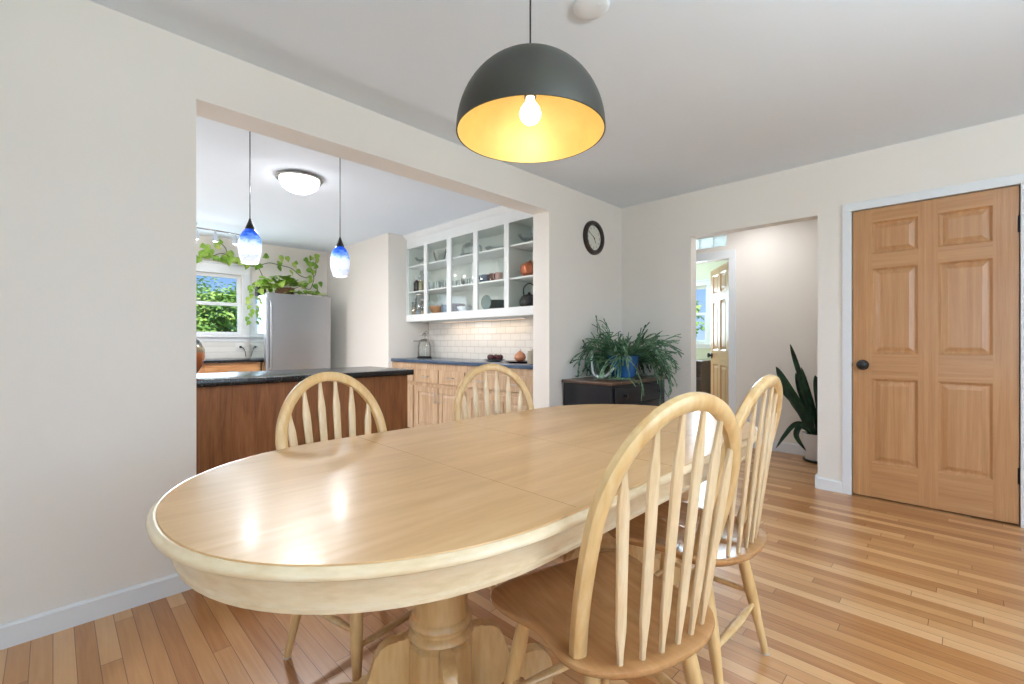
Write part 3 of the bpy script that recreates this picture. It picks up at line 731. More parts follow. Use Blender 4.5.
# track light
tk = thing('track_light', 'slim chrome track light with spot heads above the kitchen window', 'track light', (-6.2, 1.2, H))
bm = B(); tube(bm, [(0, -.9, -.035), (-.02, -.2, -.05), (0, .2, -.055), (-.03, .5, -.06)], .008, 10); obj('rail', bm, M['chrome'], tk)
bm = B(); lathe(bm, [(0, 0), (.06, 0), (.058, -.02), (0, -.024)], (0, -.1, 0), 24); lathe(bm, [(0, -.02), (.006, -.02), (.006, -.045), (0, -.045)], (-.012, -.1, 0), 10)
obj('rail_mount', bm, M['chrome'], tk)
for yy in (-.8, .45):
    bm = B(); lathe(bm, [(0, 0), (.02, 0), (.008, -.02), (.006, -.056), (0, -.056)], (-.02 if yy > 0 else 0, yy, 0), 12); obj('rail_mount', bm, M['chrome'], tk)
for yy in (-.5, -.26, -.054, .134, .34):
    hd = B(); lathe(hd, [(0, -.05), (.008, -.055), (.009, -.085), (.016, -.09), (.018, -.125), (.026, -.135), (.04, -.185), (.038, -.187), (.02, -.15), (0, -.148)], (0, yy, 0), 24)
    h_ = obj('spot_head', hd, M['chrome'], tk)
    hd = B(); lathe(hd, [(0, -.150), (.022, -.152), (.032, -.182), (0, -.188)], (0, yy, 0), 20); g = obj('bulb', hd, M['trackglow'], h_); g['label'] = 'glowing spot bulb'

# ------------------------------------------------------------------ far kitchen counter and fridge
fc = thing('base_cabinet', 'amber oak cabinet under the kitchen window', 'cabinet', (-6.55, .6, 0))
bm = B(); box(bm, -.318, .26, -1.2, 1.24, .09, .855); obj('cabinet_body', bm, M['oakcab'], fc, False)
bm = B(); box(bm, -.30, .2, -1.2, 1.22, 0, .09); obj('toe_kick', bm, M['blacktop'], fc, False)
for k in range(3):
    y0 = -.56+k*.6; 
    bm = B(); box(bm, .26, .278, y0+.01, y0+.57, .66, .835, .005); d = obj('drawer', bm, M['oakcab'], fc, False)
    bm = B(); tube(bm, [(.278, y0+.24, .75), (.30, y0+.25, .75), (.30, y0+.33, .75), (.278, y0+.34, .75)], .005, 8); obj('handle', bm, M['nickel'], d)
    bm = B(); box(bm, .26, .278, y0+.01, y0+.57, .12, .63, .005); d = obj('door', bm, M['oakcab'], fc, False)
    bm = B(); tube(bm, [(.278, y0+.52, .5), (.30, y0+.52, .51), (.30, y0+.52, .59), (.278, y0+.52, .6)], .005, 8); obj('handle', bm, M['nickel'], d)
bm = B(); box(bm, KX+.001, -6.24, -.62, 1.842, .856, .892, .006); tag(obj('worktop', bm, M['blackstone']), 'dark worktop under the kitchen window', 'worktop')
bm = B(); box(bm, KX+.0005, KX+.012, -.62, 1.88, .893, 1.108); struct('wall_backsplash', bm, M['tile'], 'low white tiled splashback under the kitchen window', 'backsplash')
ou = thing('outlet', 'white double wall outlet with a black plug beside the fridge', 'outlet', (KX+.0125, 1.76, 1.04))
bm = B(); box(bm, 0, .006, -.058, .058, -.05, .05, .003); obj('cover_plate', bm, M['outlet'], ou)
for yy in (-.028, .028):
    bm = B(); box(bm, .006, .009, yy-.017, yy+.017, -.034, .034, .004); obj('socket', bm, M['outlet'], ou)
bm = B(); tube(bm, [(.03, 0, 0), (.02, .0, 0), (.009, 0, 0)], .014, 12); tube(bm, [tuple(p) for p in spline([(.03, .0, 0), (.05, .03, -.02), (.05, .05, -.08), (.03, .06, -.13)], 6)], .004, 8)
p = obj('power_cord', bm, M['blacktop']); p.location = (KX+.0125, 1.76, 1.04); tag(p, 'black plug and cord in the kitchen outlet', 'cord')

fr = thing('refrigerator', 'stainless steel refrigerator with a tall bar handle', 'refrigerator', (-6.47, 2.255, 0))
bm = B(); box(bm, -.31, .30, -.405, .405, .03, 1.70, .006); obj('cabinet_body', bm, M['steelside'], fr, False)
for z0, z1, hz in ((.62, 1.715, None), (.06, .61, 1)):
    bm = B(); n = 14; front = []
    pr_ = [(-.407, .302), (-.407, .352)]+[(-.407+.012*(1-math.cos(PI/2*i/5)), .352+.014*math.sin(PI/2*i/5)) for i in range(1, 6)]
    pr_ += [(-.385+.77*i/n, .367+.008*math.sin(PI*i/n)) for i in range(n+1)]
    pr_ += [(.407-.012*(1-math.cos(PI/2*i/5)), .352+.014*math.sin(PI/2*i/5)) for i in range(5, 0, -1)]+[(.407, .352), (.407, .302)]
    prism(bm, [(x, y) for y, x in pr_], z0, z1, 'z'); d = obj('door', bm, M['steel'], fr, ang=.5)
    bm = B()
    if hz is None: tube(bm, [tuple(q) for q in spline([(.365, -.36, .78), (.408, -.36, .80), (.415, -.36, 1.2), (.408, -.36, 1.58), (.365, -.36, 1.60)], 5)], .013, 12)
    else: tube(bm, [(.372, -.28, .56), (.41, -.27, .56), (.41, .27, .56), (.372, .28, .56)], .011, 12)
    obj('handle', bm, M['steel'], d)
bm = B(); box(bm, .26, .36, .30, .395, 1.701, 1.722, .004); obj('hinge_cover', bm, M['blacktop'], fr)
bm = B(); box(bm, -.30, .29, -.385, .385, 0, .03); obj('kick_plate', bm, M['blacktop'], fr, False)
sp_ = thing('speaker', 'small black box speaker on the fridge top beside the window', 'speaker', (-6.68, 1.955, 1.7))
bm = B(); box(bm, -.05, .05, -.055, .055, .001, .15, .006); obj('speaker_box', bm, M['blacktop'], sp_)
bm = B(); lathe(bm, [(0, .0505), (.01, .054), (.03, .0515), (.036, .053), (.038, .05)], (0, 0, .075), 24, 'x'); obj('speaker_cone', bm, M['ink'], sp_)

# pothos on the fridge, vines along the wall
po = thing('trailing_pothos', 'trailing yellow-green pothos in a woven basket on the fridge, vines over the window', 'houseplant', (-6.42, 2.17, 1.701))
bm = B(); lathe(bm, [(0, 0), (.095, 0), (.115, .05), (.12, .11), (.125, .118), (.118, .122), (.108, .11), (.1, .09), (0, .09)], seg=32); o = obj('basket', bm, M['basket'], po); o['label'] = 'brown woven basket pot'
rnd = random.Random(3)
bm = B(); bs = B()
def W2L(x, y, z): return Vector((x+6.42, y-2.17, z-1.701))
wallpts = [(1.303, 2.226), (1.345, 2.282), (1.41, 2.254), (1.464, 2.325), (1.52, 2.359), (1.542, 2.194), (1.587, 2.161), (1.633, 2.246), (1.497, 2.157), (1.61, 2.158), (1.431, 2.174), (1.356, 2.19), (1.282, 2.13), (1.656, 2.209), (1.70, 2.17), (1.749, 2.168), (1.808, 2.14), (1.868, 2.13), (1.941, 2.124), (2.0, 2.11), (2.066, 2.277), (2.26, 2.303), (2.327, 2.269), (2.221, 2.143), (2.208, 2.198), (2.381, 2.105), (2.477, 2.101), (2.408, 2.208), (2.477, 2.23), (2.561, 2.299), (2.618, 2.233), (2.69, 2.33), (2.748, 2.293), (2.748, 2.367), (2.748, 2.219), (2.704, 2.14), (2.632, 2.161), (2.704, 2.229), (2.618, 2.057), (2.646, 1.987), (2.575, 1.936), (2.463, 1.912), (2.807, 1.987), (2.69, 1.902), (2.777, 1.82), (2.561, 1.833), (2.491, 1.813)]
for y, z in wallpts:
    for _ in range(2 if y < 1.95 else 1):
        c = W2L(-6.81+rnd.uniform(-.015, .05), y+rnd.uniform(-.02, .02), z+rnd.uniform(-.015, .025)+.03)
        a = rnd.uniform(-1.0, 1.0); leaf(bm, c, (rnd.uniform(.0, .4), math.sin(a), -math.cos(a)*.8+.1), (1, rnd.uniform(-.5, .5), rnd.uniform(-.1, .5)), rnd.uniform(.07, .105), rnd.uniform(.06, .088))
vines = [[(-6.45, 2.1, 1.82), (-6.72, 2.02, 1.95), (-6.8, 1.97, 2.1), (-6.8, 1.85, 2.13), (-6.8, 1.7, 2.17), (-6.8, 1.55, 2.25), (-6.81, 1.42, 2.2), (-6.82, 1.28, 2.17), (-6.82, 1.0, 2.18), (-6.82, .8, 2.2)],
         [(-6.8, 1.95, 2.13), (-6.82, 2.1, 2.2), (-6.83, 2.22, 2.19), (-6.83, 2.4, 2.16), (-6.83, 2.52, 2.07), (-6.83, 2.63, 2.05), (-6.83, 2.74, 2.1), (-6.83, 2.75, 2.3)],
         [(-6.45, 2.28, 1.82), (-6.7, 2.5, 1.9), (-6.8, 2.65, 1.88), (-6.83, 2.72, 2.05), (-6.83, 2.68, 2.2), (-6.83, 2.6, 2.28)],
         [(-6.81, 1.6, 2.25), (-6.82, 1.58, 2.33), (-6.82, 1.52, 2.38), (-6.82, 1.46, 2.34)]]
for vn in vines: tube(bs, spline([W2L(*q) for q in vn], 8), .005, 6)
obj('vine_stem', bs, M['stem'], po)
for _ in range(95):   # bushy crown of the pot and leaves lying over the fridge edge
    a = rnd.uniform(0, 2*PI); r = rnd.uniform(.02, .2); z = .13+rnd.uniform(0, .17)*(1-r/.26)
    leaf(bm, (r*math.cos(a)*.8, r*math.sin(a)*1.2, z), (math.cos(a), math.sin(a)*1.2, rnd.uniform(.1, .9)), (rnd.uniform(-.2, .5), 0, 1), rnd.uniform(.08, .13), rnd.uniform(.06, .1))
for _ in range(54):
    y = rnd.choice((rnd.uniform(-.26, -.12), rnd.uniform(.14, .5), rnd.uniform(-.25, .5))); c = (.20+rnd.uniform(-.15, .06), y, rnd.uniform(.035, .07)+(.06 if y < -.1 else 0))
    leaf(bm, c, (rnd.uniform(.0, .6), rnd.uniform(-1, 1), rnd.uniform(.0, .25)), (rnd.uniform(0, .6), 0, 1), rnd.uniform(.08, .12), rnd.uniform(.05, .085))
for _ in range(26):   # tangle hanging at the window side of the basket
    c = (rnd.uniform(-.1, .24), rnd.uniform(-.40, -.14), rnd.uniform(.05, .22))
    leaf(bm, c, (rnd.uniform(-.2, .8), rnd.uniform(-1, .4), rnd.uniform(-.5, .3)), (.5, rnd.uniform(-.4, .2), .8), rnd.uniform(.07, .11), rnd.uniform(.05, .08))
for k in range(10):   # strand falling beside the fridge
    q = k/9; c = (-.16+rnd.uniform(-.05, .05), -.335-.02*q+rnd.uniform(-.03, .0), .14-.46*q)
    leaf(bm, c, (rnd.uniform(0, .6), rnd.uniform(-.8, .2), -.6), (1, -.3, .3), .075, .055)
obj('foliage', bm, M['pothos'], po, False)

# ------------------------------------------------------------------ glass-front wall cabinet
CY = 3.19
uc = thing('wall_cabinet', 'white wall cabinet with five glass-fronted bays full of dishes', 'cabinet', (-5.07, CY, 1.365))
def lx(x): return x+5.07
bays = [(-5.062, -4.68), (-4.619, -4.223), (-4.146, -3.752), (-3.684, -3.274), (-3.21, -2.80)]
zb, zt = .085, .925
W_ = 2.41
bm = B()
box(bm, 0.001, W_, .02, .345, 0, .02); box(bm, .019, W_-.018, .02, .345, .06, .08); box(bm, .001, W_, .02, .345, .95, .97); box(bm, .001, W_, .345, .349, 0, .97)
for xx in (.001, W_-.018, lx(-3.242)-.009): box(bm, xx, xx+.018, .02, .345, .02, .95)
obj('cabinet_body', bm, M['cabback'], uc, False)
bm = B()
box(bm, .001, W_, 0, .02, 0, zb); box(bm, .001, W_, 0, .02, zt, 1.0985)
edges = [lx(-5.07)]+[lx(v) for b in bays for v in b]+[W_]
for i in range(0, len(edges), 2): box(bm, max(.001, edges[i]), edges[i+1], 0, .02, zb, zt)
obj('face_frame', bm, M['cabwhite'], uc, False)
for a, b in ((-5.05, -3.253), (-3.231, -2.68)):
    for sz in (.365, .69):
        bm = B(); box(bm, lx(a), lx(b), .025, .34, sz, sz+.018, .002); obj('shelf', bm, M['cabwhite'], uc, False)
for a, b in bays:
    bm = B(); box(bm, lx(a)+.001, lx(b)-.001, .008, .012, zb, zt); p = obj('pane', bm, M['cabpane'], uc, False)
bm = B(); prism(bm, [(0, 1.035), (-.01, 1.04), (-.012, 1.05), (-.03, 1.066), (-.045, 1.082), (-.05, 1.09), (-.05, 1.0985), (0, 1.0985)], .001, W_, 'x'); obj('crown_moulding', bm, M['cabwhite'], uc, False)
us = thing('under_cabinet_light', 'slim warm light bar under the white wall cabinet', 'light', (-3.9, 3.42, 1.365))
bm = B(); box(bm, -.7, .7, -.02, .02, -.018, -.0005, .002); obj('housing', bm, M['trim'], us)
bm = B(); box(bm, -.69, .69, -.014, .014, -.021, -.0182); obj('light_strip', bm, M['stripglow'], us, False)

S0, S1, S2 = 1.365+.0805, 1.365+.365+.0185, 1.365+.69+.0185       # the three standing levels
def put(name, label, cat, x, y, z, parts, group=None):
    """parts: list of (part name, bmesh, material, smooth); first lathe etc. already in local coordinates"""
    if len(parts) == 1:
        n, b, m = parts[0]; o = obj(name, b, m); o.location = (x, y, z); return tag(o, label, cat, group)
    t = thing(name, label, cat, (x, y, z), 0, group)
    for n, b, m in parts: obj(n, b, m, t)
    return t
def LB(prof, **k): b = B(); lathe(b, prof, **k); return b
def bowl(r, h, t=.004, foot=.4): return [(0, 0), (r*foot, 0), (r*foot*1.05, .004), (r*.75, h*.35), (r*.95, h*.75), (r, h), (r-t, h), (r*.9-t, h*.75), (r*.7-t, h*.38), (r*.35, .01), (0, .009)]
def jar(r, h): return [(0, 0), (r, 0), (r, h*.82), (r*.8, h*.9), (r*.8, h), (r*.8-.003, h), (r*.8-.003, h*.9), (r-.003, h*.81), (r-.003, .004), (0, .004)]
def tumbler(r, h): return [(0, 0), (r*.8, 0), (r, h), (r-.0025, h), (r*.8-.0025, .008), (0, .008)]
YS = CY+.15
g_ = M['clear']
put('footed_dish', 'small clear footed glass dish, top shelf of the leftmost bay', 'dish', -4.915, CY+.105, S2, [('dish', LB([(0, 0), (.04, 0), (.012, .012), (.01, .045), (.05, .07), (.075, .10), (.072, .10), (.045, .075), (0, .055)], seg=28), g_)])
put('bottle', 'short black-brown bottle, middle shelf of the leftmost bay', 'bottle', -4.95, CY+.075, S1, [('bottle_body', LB([(0, 0), (.036, 0), (.038, .006), (.038, .115), (.018, .14), (.016, .15), (0, .15)], seg=24), M['darkglass']), ('cap', LB([(0, .15), (.017, .15), (.017, .176), (0, .177)], seg=20), M['trim'])])
b_ = put('bottle', 'tall square clear bottle of golden oil, middle shelf of the leftmost bay', 'bottle', -4.845, CY+.075, S1, [('bottle_body', LB([(0, 0), (.034, 0), (.034, .2), (.016, .225), (.015, .25), (.012, .25), (.013, .224), (.031, .198), (.031, .004), (0, .004)], seg=24), g_), ('oil', LB([(0, .005), (.03, .005), (.03, .13), (0, .13)], seg=24), M['oilgold']), ('cap', LB([(0, .25), (.018, .25), (.018, .275), (0, .276)], seg=20), M['trim'])])
put('storage_jar', 'small lidded jar of dry goods, bottom shelf at far left', 'jar', -5.005, CY+.08, S0, [('jar_body', LB(jar(.035, .15), seg=24), g_), ('contents', LB([(0, .005), (.031, .005), (.031, .1), (0, .1)], seg=24), M['grain']), ('lid', LB([(0, .15), (.034, .15), (.034, .175), (0, .176)], seg=24), M['slate'])])
put('storage_jar', 'large clear jar with wide lid, bottom shelf of the leftmost bay', 'jar', -4.905, CY+.098, S0, [('jar_body', LB(jar(.062, .25), seg=28), g_), ('contents', LB([(0, .005), (.057, .005), (.057, .06), (0, .06)], seg=24), M['bluecup']), ('lid', LB([(0, .25), (.055, .25), (.055, .272), (0, .275)], seg=28), M['nickel'])])
put('storage_jar', 'narrow clear jar at the right of the leftmost bay, bottom shelf', 'jar', -4.8, CY+.075, S0, [('jar_body', LB(jar(.036, .18), seg=24), g_), ('contents', LB([(0, .005), (.032, .005), (.032, .05), (0, .05)], seg=24), M['grain']), ('lid', LB([(0, .18), (.034, .18), (.034, .2), (0, .201)], seg=24), M['nickel'])])
put('glass_bowl', 'deep clear glass bowl, top shelf of the second bay', 'bowl', -4.56, YS, S2, [('bowl', LB(bowl(.085, .14), seg=36), g_)])
put('stemmed_glass', 'clear stemmed glass, top shelf of the second bay behind the bowl', 'glass', -4.43, YS+.03, S2, [('glass', LB([(0, 0), (.035, 0), (.006, .008), (.005, .07), (.03, .09), (.038, .16), (.036, .16), (.028, .092), (0, .08)], seg=24), g_)])
for i, (x, y, l) in enumerate(((-4.70, YS-.02, 'clear tumbler at the left of the second bay, middle shelf'), (-4.60, YS+.02, 'clear tumbler second from left in the second bay'), (-4.51, YS-.02, 'clear tumbler third from left in the second bay'), (-4.42, YS+.02, 'clear tumbler at the right of the second bay, middle shelf'))):
    put('tumbler', l, 'glass', x, y, S1, [('glass', LB(tumbler(.037, .105), seg=28), g_)], 'clear tumblers on the middle shelf')
put('mixing_bowl', 'tan turned wooden bowl, bottom shelf of the second bay', 'bowl', -4.62, YS, S0, [('bowl', LB(bowl(.095, .10, .006), seg=36), M['bowlwood'])])
put('cup', 'dusty blue stoneware cup beside the tan wooden bowl', 'cup', -4.46, YS, S0, [('cup', LB(tumbler(.045, .11), seg=28), M['bluecup'])])
put('cake_dome', 'clear glass cake dome with knob, top shelf spanning behind the third stile', 'cake dome', -3.95, YS, S2, [('dome', LB([(.118, .02), (.118, .07), (.108, .115), (.07, .145), (.02, .157), (.012, .165), (.02, .178), (.012, .19), (0, .191)], seg=40), g_), ('plate', LB([(0, 0), (.06, 0), (.06, .006), (.133, .012), (.135, .018), (.06, .014), (0, .014)], seg=40), g_)])
for i, (x, y, l) in enumerate(((-4.25, YS-.02, 'low clear glass at the left of the middle bay, middle shelf'), (-4.15, YS+.02, 'low clear glass second from left in the middle bay'), (-4.055, YS-.02, 'low clear glass third from left in the middle bay'), (-3.96, YS+.02, 'low clear glass at the right of the middle bay, middle shelf'))):
    put('tumbler', l, 'glass', x, y, S1, [('glass', LB(tumbler(.043, .08), seg=28), g_)], 'low clear glasses in the middle bay')
put('mixing_bowl', 'dark brown wooden bowl, bottom shelf of the middle bay', 'bowl', -4.26, YS+.03, S0, [('bowl', LB(bowl(.10, .11, .006), seg=36), M['mugbrown'])])
put('serving_dish', 'white oval serving dish, bottom shelf of the middle bay', 'dish', -4.075, YS-.01, S0, [('dish', LB(bowl(.085, .065, .005, .6), seg=36), M['whitepot'])])
put('glass_platter', 'low clear glass platter, top shelf of the fourth bay', 'platter', -3.55, YS, S2, [('dish', LB(bowl(.12, .04, .004, .7), seg=40), g_)])
def mug(name, label, x, y, mat):
    b = LB([(0, 0), (.038, 0), (.041, .006), (.041, .088), (.037, .088), (.036, .01), (0, .008)], seg=28)
    h = B(); tube(h, spline([(.038, 0, .07), (.062, 0, .072), (.068, 0, .045), (.058, 0, .02), (.038, 0, .018)], 5), .0055, 8)
    t = thing(name, label, 'mug', (x, y, S1), rnd.uniform(-1.9, -1.2), 'mugs on the middle shelf'); obj('mug_body', b, mat, t); obj('handle', h, mat, t)
mug('mug', 'speckled blue and white mug at the left of the fourth bay', -3.80, YS-.03, M['mugpat'])
mug('mug', 'speckled blue and white mug second from left, behind the others', -3.755, YS+.07, M['mugpat'])
mug('mug', 'dusty blue mug between the speckled and the brown mugs', -3.69, YS-.03, M['bluecup'])
mug('mug', 'brown stoneware mug right of centre in the fourth bay', -3.58, YS-.02, M['mugbrown'])
mug('mug', 'dusty pink mug at the right of the fourth bay', -3.475, YS-.03, M['mugpink'])
def plate_prof(r): return [(0, 0), (r*.6, 0), (r*.65, .004), (r, .016), (r, .019), (r*.64, .008), (0, .006)]
for k in range(6):
    put('dinner_plate', ('topmost' if k == 5 else 'lowest' if k == 0 else ['', 'second', 'third', 'fourth', 'fifth'][k]+' from the bottom')+' slate grey plate in the stack of the fourth bay', 'plate', -3.59, YS+.06, S0+.018*k+(.0), [('plate', LB(plate_prof(.125), seg=40), M['slate'])], 'slate grey plates')
pl2 = B(); lathe(pl2, plate_prof(.078), seg=40, axis='-y'); o = put('dinner_plate', 'slate grey plate standing on edge left of the stack', 'plate', -3.575, CY+.045, S0+.079, [('plate', pl2, M['slate'])])
put('glass_bowl', 'clear footed glass bowl, top shelf of the rightmost bay', 'bowl', -3.09, YS, S2, [('bowl', LB([(0, 0), (.05, 0), (.02, .012), (.018, .03), (.06, .05), (.10, .1), (.097, .1), (.055, .053), (0, .04)], seg=36), g_)])
put('round_pot', 'round terracotta pot, middle shelf of the rightmost bay', 'pot', -3.06, YS, S1, [('pot_body', LB([(0, 0), (.05, 0), (.09, .035), (.1, .075), (.09, .115), (.05, .14), (.04, .15), (0, .15)], seg=36), M['copper']), ('lid_knob', LB([(0, .15), (.012, .15), (.014, .165), (0, .17)], seg=16), M['copper'])])
kt = B(); tube(kt, spline([(-.07, 0, .12), (-.075, 0, .2), (0, 0, .245), (.075, 0, .2), (.07, 0, .12)], 8), .007, 8)
put('kettle', 'black cast kettle with arched handle, bottom of the rightmost bay', 'kettle', -3.07, YS, S0, [('kettle_body', LB([(0, 0), (.07, 0), (.095, .03), (.098, .07), (.075, .115), (.03, .135), (.012, .14), (.014, .155), (0, .158)], seg=36), M['ink']), ('handle', kt, M['blacktop'])])

# ------------------------------------------------------------------ base cabinets below the niche
def base_unit(x0, x1, label, nd):
    t = thing('base_cabinet', label, 'cabinet', (x0, 2.99, 0), group='pale oak base cabinets in the niche')
    w = x1-x0
    bm = B(); box(bm, 0, w, .0, .545, .09, .862); obj('cabinet_body', bm, M['pickled'], t, False)
    bm = B(); box(bm, .002, w-.002, .06, .54, 0, .09); obj('toe_kick', bm, M['blacktop'], t, False)
    dw = (w-.03)/nd
    for k in range(nd):
        a = .015+k*dw+.01; b = .015+(k+1)*dw-.01
        bm = B(); box(bm, a, b, -.019, -.0005, .645, .795, .006); d = obj('drawer', bm, M['pickled'], t, False)
        m_ = (a+b)/2
        bm = B(); tube(bm, spline([(m_-.05, -.019, .722), (m_-.045, -.042, .718), (m_, -.047, .716), (m_+.045, -.042, .718), (m_+.05, -.019, .722)], 5), .0045, 8); obj('handle', bm, M['nickel'], d)
        bm = B(); fw = .06
        for q in ((a, a+fw, .10, .60), (b-fw, b, .10, .60), (a+fw, b-fw, .10, .10+fw), (a+fw, b-fw, .60-fw, .60)): box(bm, q[0], q[1], -.019, -.0005, q[2], q[3], .002)
        d = obj('door', bm, M['pickled'], t, False)
        bm = B(); r0 = lambda i, y: [(a+fw+i, y, .10+fw+i), (b-fw-i, y, .10+fw+i), (b-fw-i, y, .60-fw-i), (a+fw+i, y, .60-fw-i)]
        rings_surface(bm, [r0(0, -.001), r0(0, -.009), r0(.01, -.009), r0(.035, -.017)], True, True); obj('raised_panel', bm, M['pickled'], d, False)
        hx_ = b-.03 if k % 2 == 0 and nd > 1 else a+.03
        bm = B(); tube(bm, spline([(hx_, -.019, .44), (hx_, -.042, .445), (hx_, -.047, .49), (hx_, -.042, .535), (hx_, -.019, .54)], 5), .0045, 8); obj('handle', bm, M['nickel'], d)
    return t
base_unit(-5.07, -4.565, 'pale oak cabinet at the left end of the niche, behind the peninsula', 1)
base_unit(-4.56, -3.615, 'pale oak cabinet pair with two drawers, in the middle of the niche', 2)
base_unit(-3.61, -2.66, 'pale oak cabinet pair with two drawers, behind the far dining chair', 2)
bm = B(); box(bm, -5.072, -2.655, 2.965, 3.538, .864, .903, .008); tag(obj('worktop', bm, M['bluestone']), 'blue slate worktop along the tiled niche', 'worktop')
bm = B(); box(bm, -5.06, -2.652, 3.528, 3.5395, .904, 1.364); struct('wall_tile', bm, M['tile'], 'white subway tile between worktop and wall cabinet', 'backsplash')

ZC = .904
# glass beverage jar with metal top
t = thing('coffee_press', 'clear glass press jug with metal top and plunger on the blue worktop', 'jug', (-4.915, 3.36, ZC)); t.scale = (1.25, 1.25, 1.3)
obj('glass_jug', LB([(0, .012), (.066, .012), (.07, .02), (.068, .12), (.058, .15), (.058, .155), (.055, .155), (.064, .12), (.066, .02), (0, .016)], seg=32), g_, t)
obj('base_ring', LB([(0, 0), (.072, 0), (.074, .008), (.066, .013), (0, .013)], seg=32), M['blacktop'], t)
bm = B(); lathe(bm, [(0, .155), (.06, .155), (.062, .165), (.04, .18), (.012, .19), (.01, .21), (.022, .215), (.024, .235), (.01, .245), (0, .245)], seg=28)
obj('metal_top', bm, M['nickel'], t)
bm = B(); tube(bm, spline([(.06, 0, .16), (.062, .0, .21), (.045, 0, .25), (.01, 0, .255), (-.0, 0, .24)], 5), .006, 8); tube(bm, [(-.05, -.02, .165), (-.075, -.06, .168), (-.09, -.075, .165)], .007, 8); tube(bm, spline([(-.04, -.01, .17), (-.05, -.015, .22), (-.02, 0, .225)], 4), .006, 8)
obj('handle', bm, M['nickel'], t)
# dish of dark fruit
put('fruit_dish', 'shallow grey dish holding dark plums on the blue worktop', 'dish', -3.46, 3.23, ZC, [('dish', LB([(0, 0), (.06, 0), (.11, .018), (.112, .022), (.06, .007), (0, .006)], seg=36), M['slate'])])
for i, (dx, dy, l) in enumerate(((-.062, -.005, 'leftmost dark plum in the grey dish'), (.0, -.036, 'front dark plum in the middle of the grey dish'), (.062, -.005, 'rightmost dark plum in the grey dish'), (-.033, .053, 'rear left dark plum in the grey dish'), (.034, .054, 'rear right dark plum in the grey dish'))):
    b = LB([(0, 0), (.012, .001), (.026, .012), (.031, .03), (.026, .048), (.012, .058), (0, .055)], seg=20)
    s_ = B(); tube(s_, [(0, 0, .054), (.003, .002, .068)], .0015, 6)
    t = put('plum', l, 'fruit', -3.46+dx, 3.23+dy, ZC+.0135, [('fruit', b, M['cherry']), ('stalk', s_, M['stem'])], 'dark plums in the grey dish')
put('serving_plate', 'dark brown plate under the copper onion, right end of the blue worktop', 'plate', -3.09, 3.22, ZC, [('plate', LB([(0, 0), (.09, 0), (.145, .012), (.147, .016), (.09, .007), (0, .006)], seg=40), M['plum_plate'])])
b = LB([(0, 0), (.02, .001), (.05, .02), (.06, .045), (.05, .075), (.025, .095), (.01, .107), (0, .112)], seg=28)
s_ = B(); tube(s_, [(0, 0, .108), (.004, .002, .12), (.012, .002, .128)], [.005, .003, .001], 8)
put('onion', 'large copper-coloured onion on the dark brown plate', 'onion', -3.08, 3.22, ZC+.0075, [('bulb_body', b, M['onion']), ('onion_neck', s_, M['stonejar'])])
put('canister', 'small grey-tan stoneware canister beside the opening jamb', 'canister', -2.82, 3.12, ZC, [('canister_body', LB([(0, 0), (.05, 0), (.053, .006), (.053, .1), (.048, .106), (0, .106)], seg=32), M['stonejar']), ('lid', LB([(0, .106), (.05, .106), (.05, .118), (.012, .124), (.012, .136), (0, .138)], seg=32), M['stonejar'])])

# ------------------------------------------------------------------ dark chest with the cactus
ch = thing('chest_of_drawers', 'low black-navy chest with brown-edged top in the corner by the clock', 'chest', (-2.45, 3.1, 0))
cw, cd, chh = .90, .48, .785
bm = B(); box(bm, 0, cd, 0, cw, .06, chh-.024, .003)
for xx in (0.0, cd-.045):
    for yy in (0, cw-.045): box(bm, xx, xx+.045, yy, yy+.045, 0, .08)
obj('chest_body', bm, M['navy'], ch, False)
bm = B(); box(bm, -.005, cd+.02, -.02, cw+.02, chh-.024, chh, .006); o = obj('chest_top', bm, M['brownwood'], ch); o['label'] = 'brown-edged top'
for z0, z1 in ((.60, .735), (.44, .585), (.28, .425), (.12, .265)):
    bm = B(); box(bm, cd, cd+.016, .03, cw-.03, z0, z1, .004); d = obj('drawer', bm, M['navy'], ch)
    for yy in (.17, .73):
        bm = B(); lathe(bm, [(0, 0), (.008, 0), (.006, .012), (.014, .02), (.015, .027), (.008, .032), (0, .033)], (cd+.016, yy, (z0+z1)/2), 18, 'x'); obj('knob', bm, M['blacktop'], d)
    bm = B(); lathe(bm, [(0, 0), (.008, 0), (.007, .002), (0, .003)], (cd+.016, cw/2, (z0+z1)/2), 14, 'x'); obj('keyhole_cover', bm, M['nickel'], d)
cp = thing('forest_cactus', 'bushy trailing forest cactus in a cobalt blue pot on the dark chest', 'houseplant', (-2.17, 3.61, .786))
bm = B(); lathe(bm, [(0, 0), (.085, 0), (.1, .01), (.125, .09), (.135, .17), (.143, .185), (.143, .2), (.132, .2), (.125, .17), (.1, .16), (0, .16)], seg=44); o = obj('flower_pot', bm, M['bluepot'], cp); o['label'] = 'glossy cobalt blue pot'
bm = B(); lathe(bm, [(0, .172), (.12, .168), (.124, .16), (0, .16)], seg=30); obj('soil', bm, M['soil'], cp)
rc = random.Random(11); bm = B()
def seg_leaf(bm, a, b, w, t):
    """one flat, slightly bulged stem segment"""
    tube(bm, [a, a.lerp(b, .2), a.lerp(b, .6), a.lerp(b, .9), b], [(w*.35, t*.7), (w*.8, t), (w, t), (w*.8, t), (w*.3, t*.7)], 6)
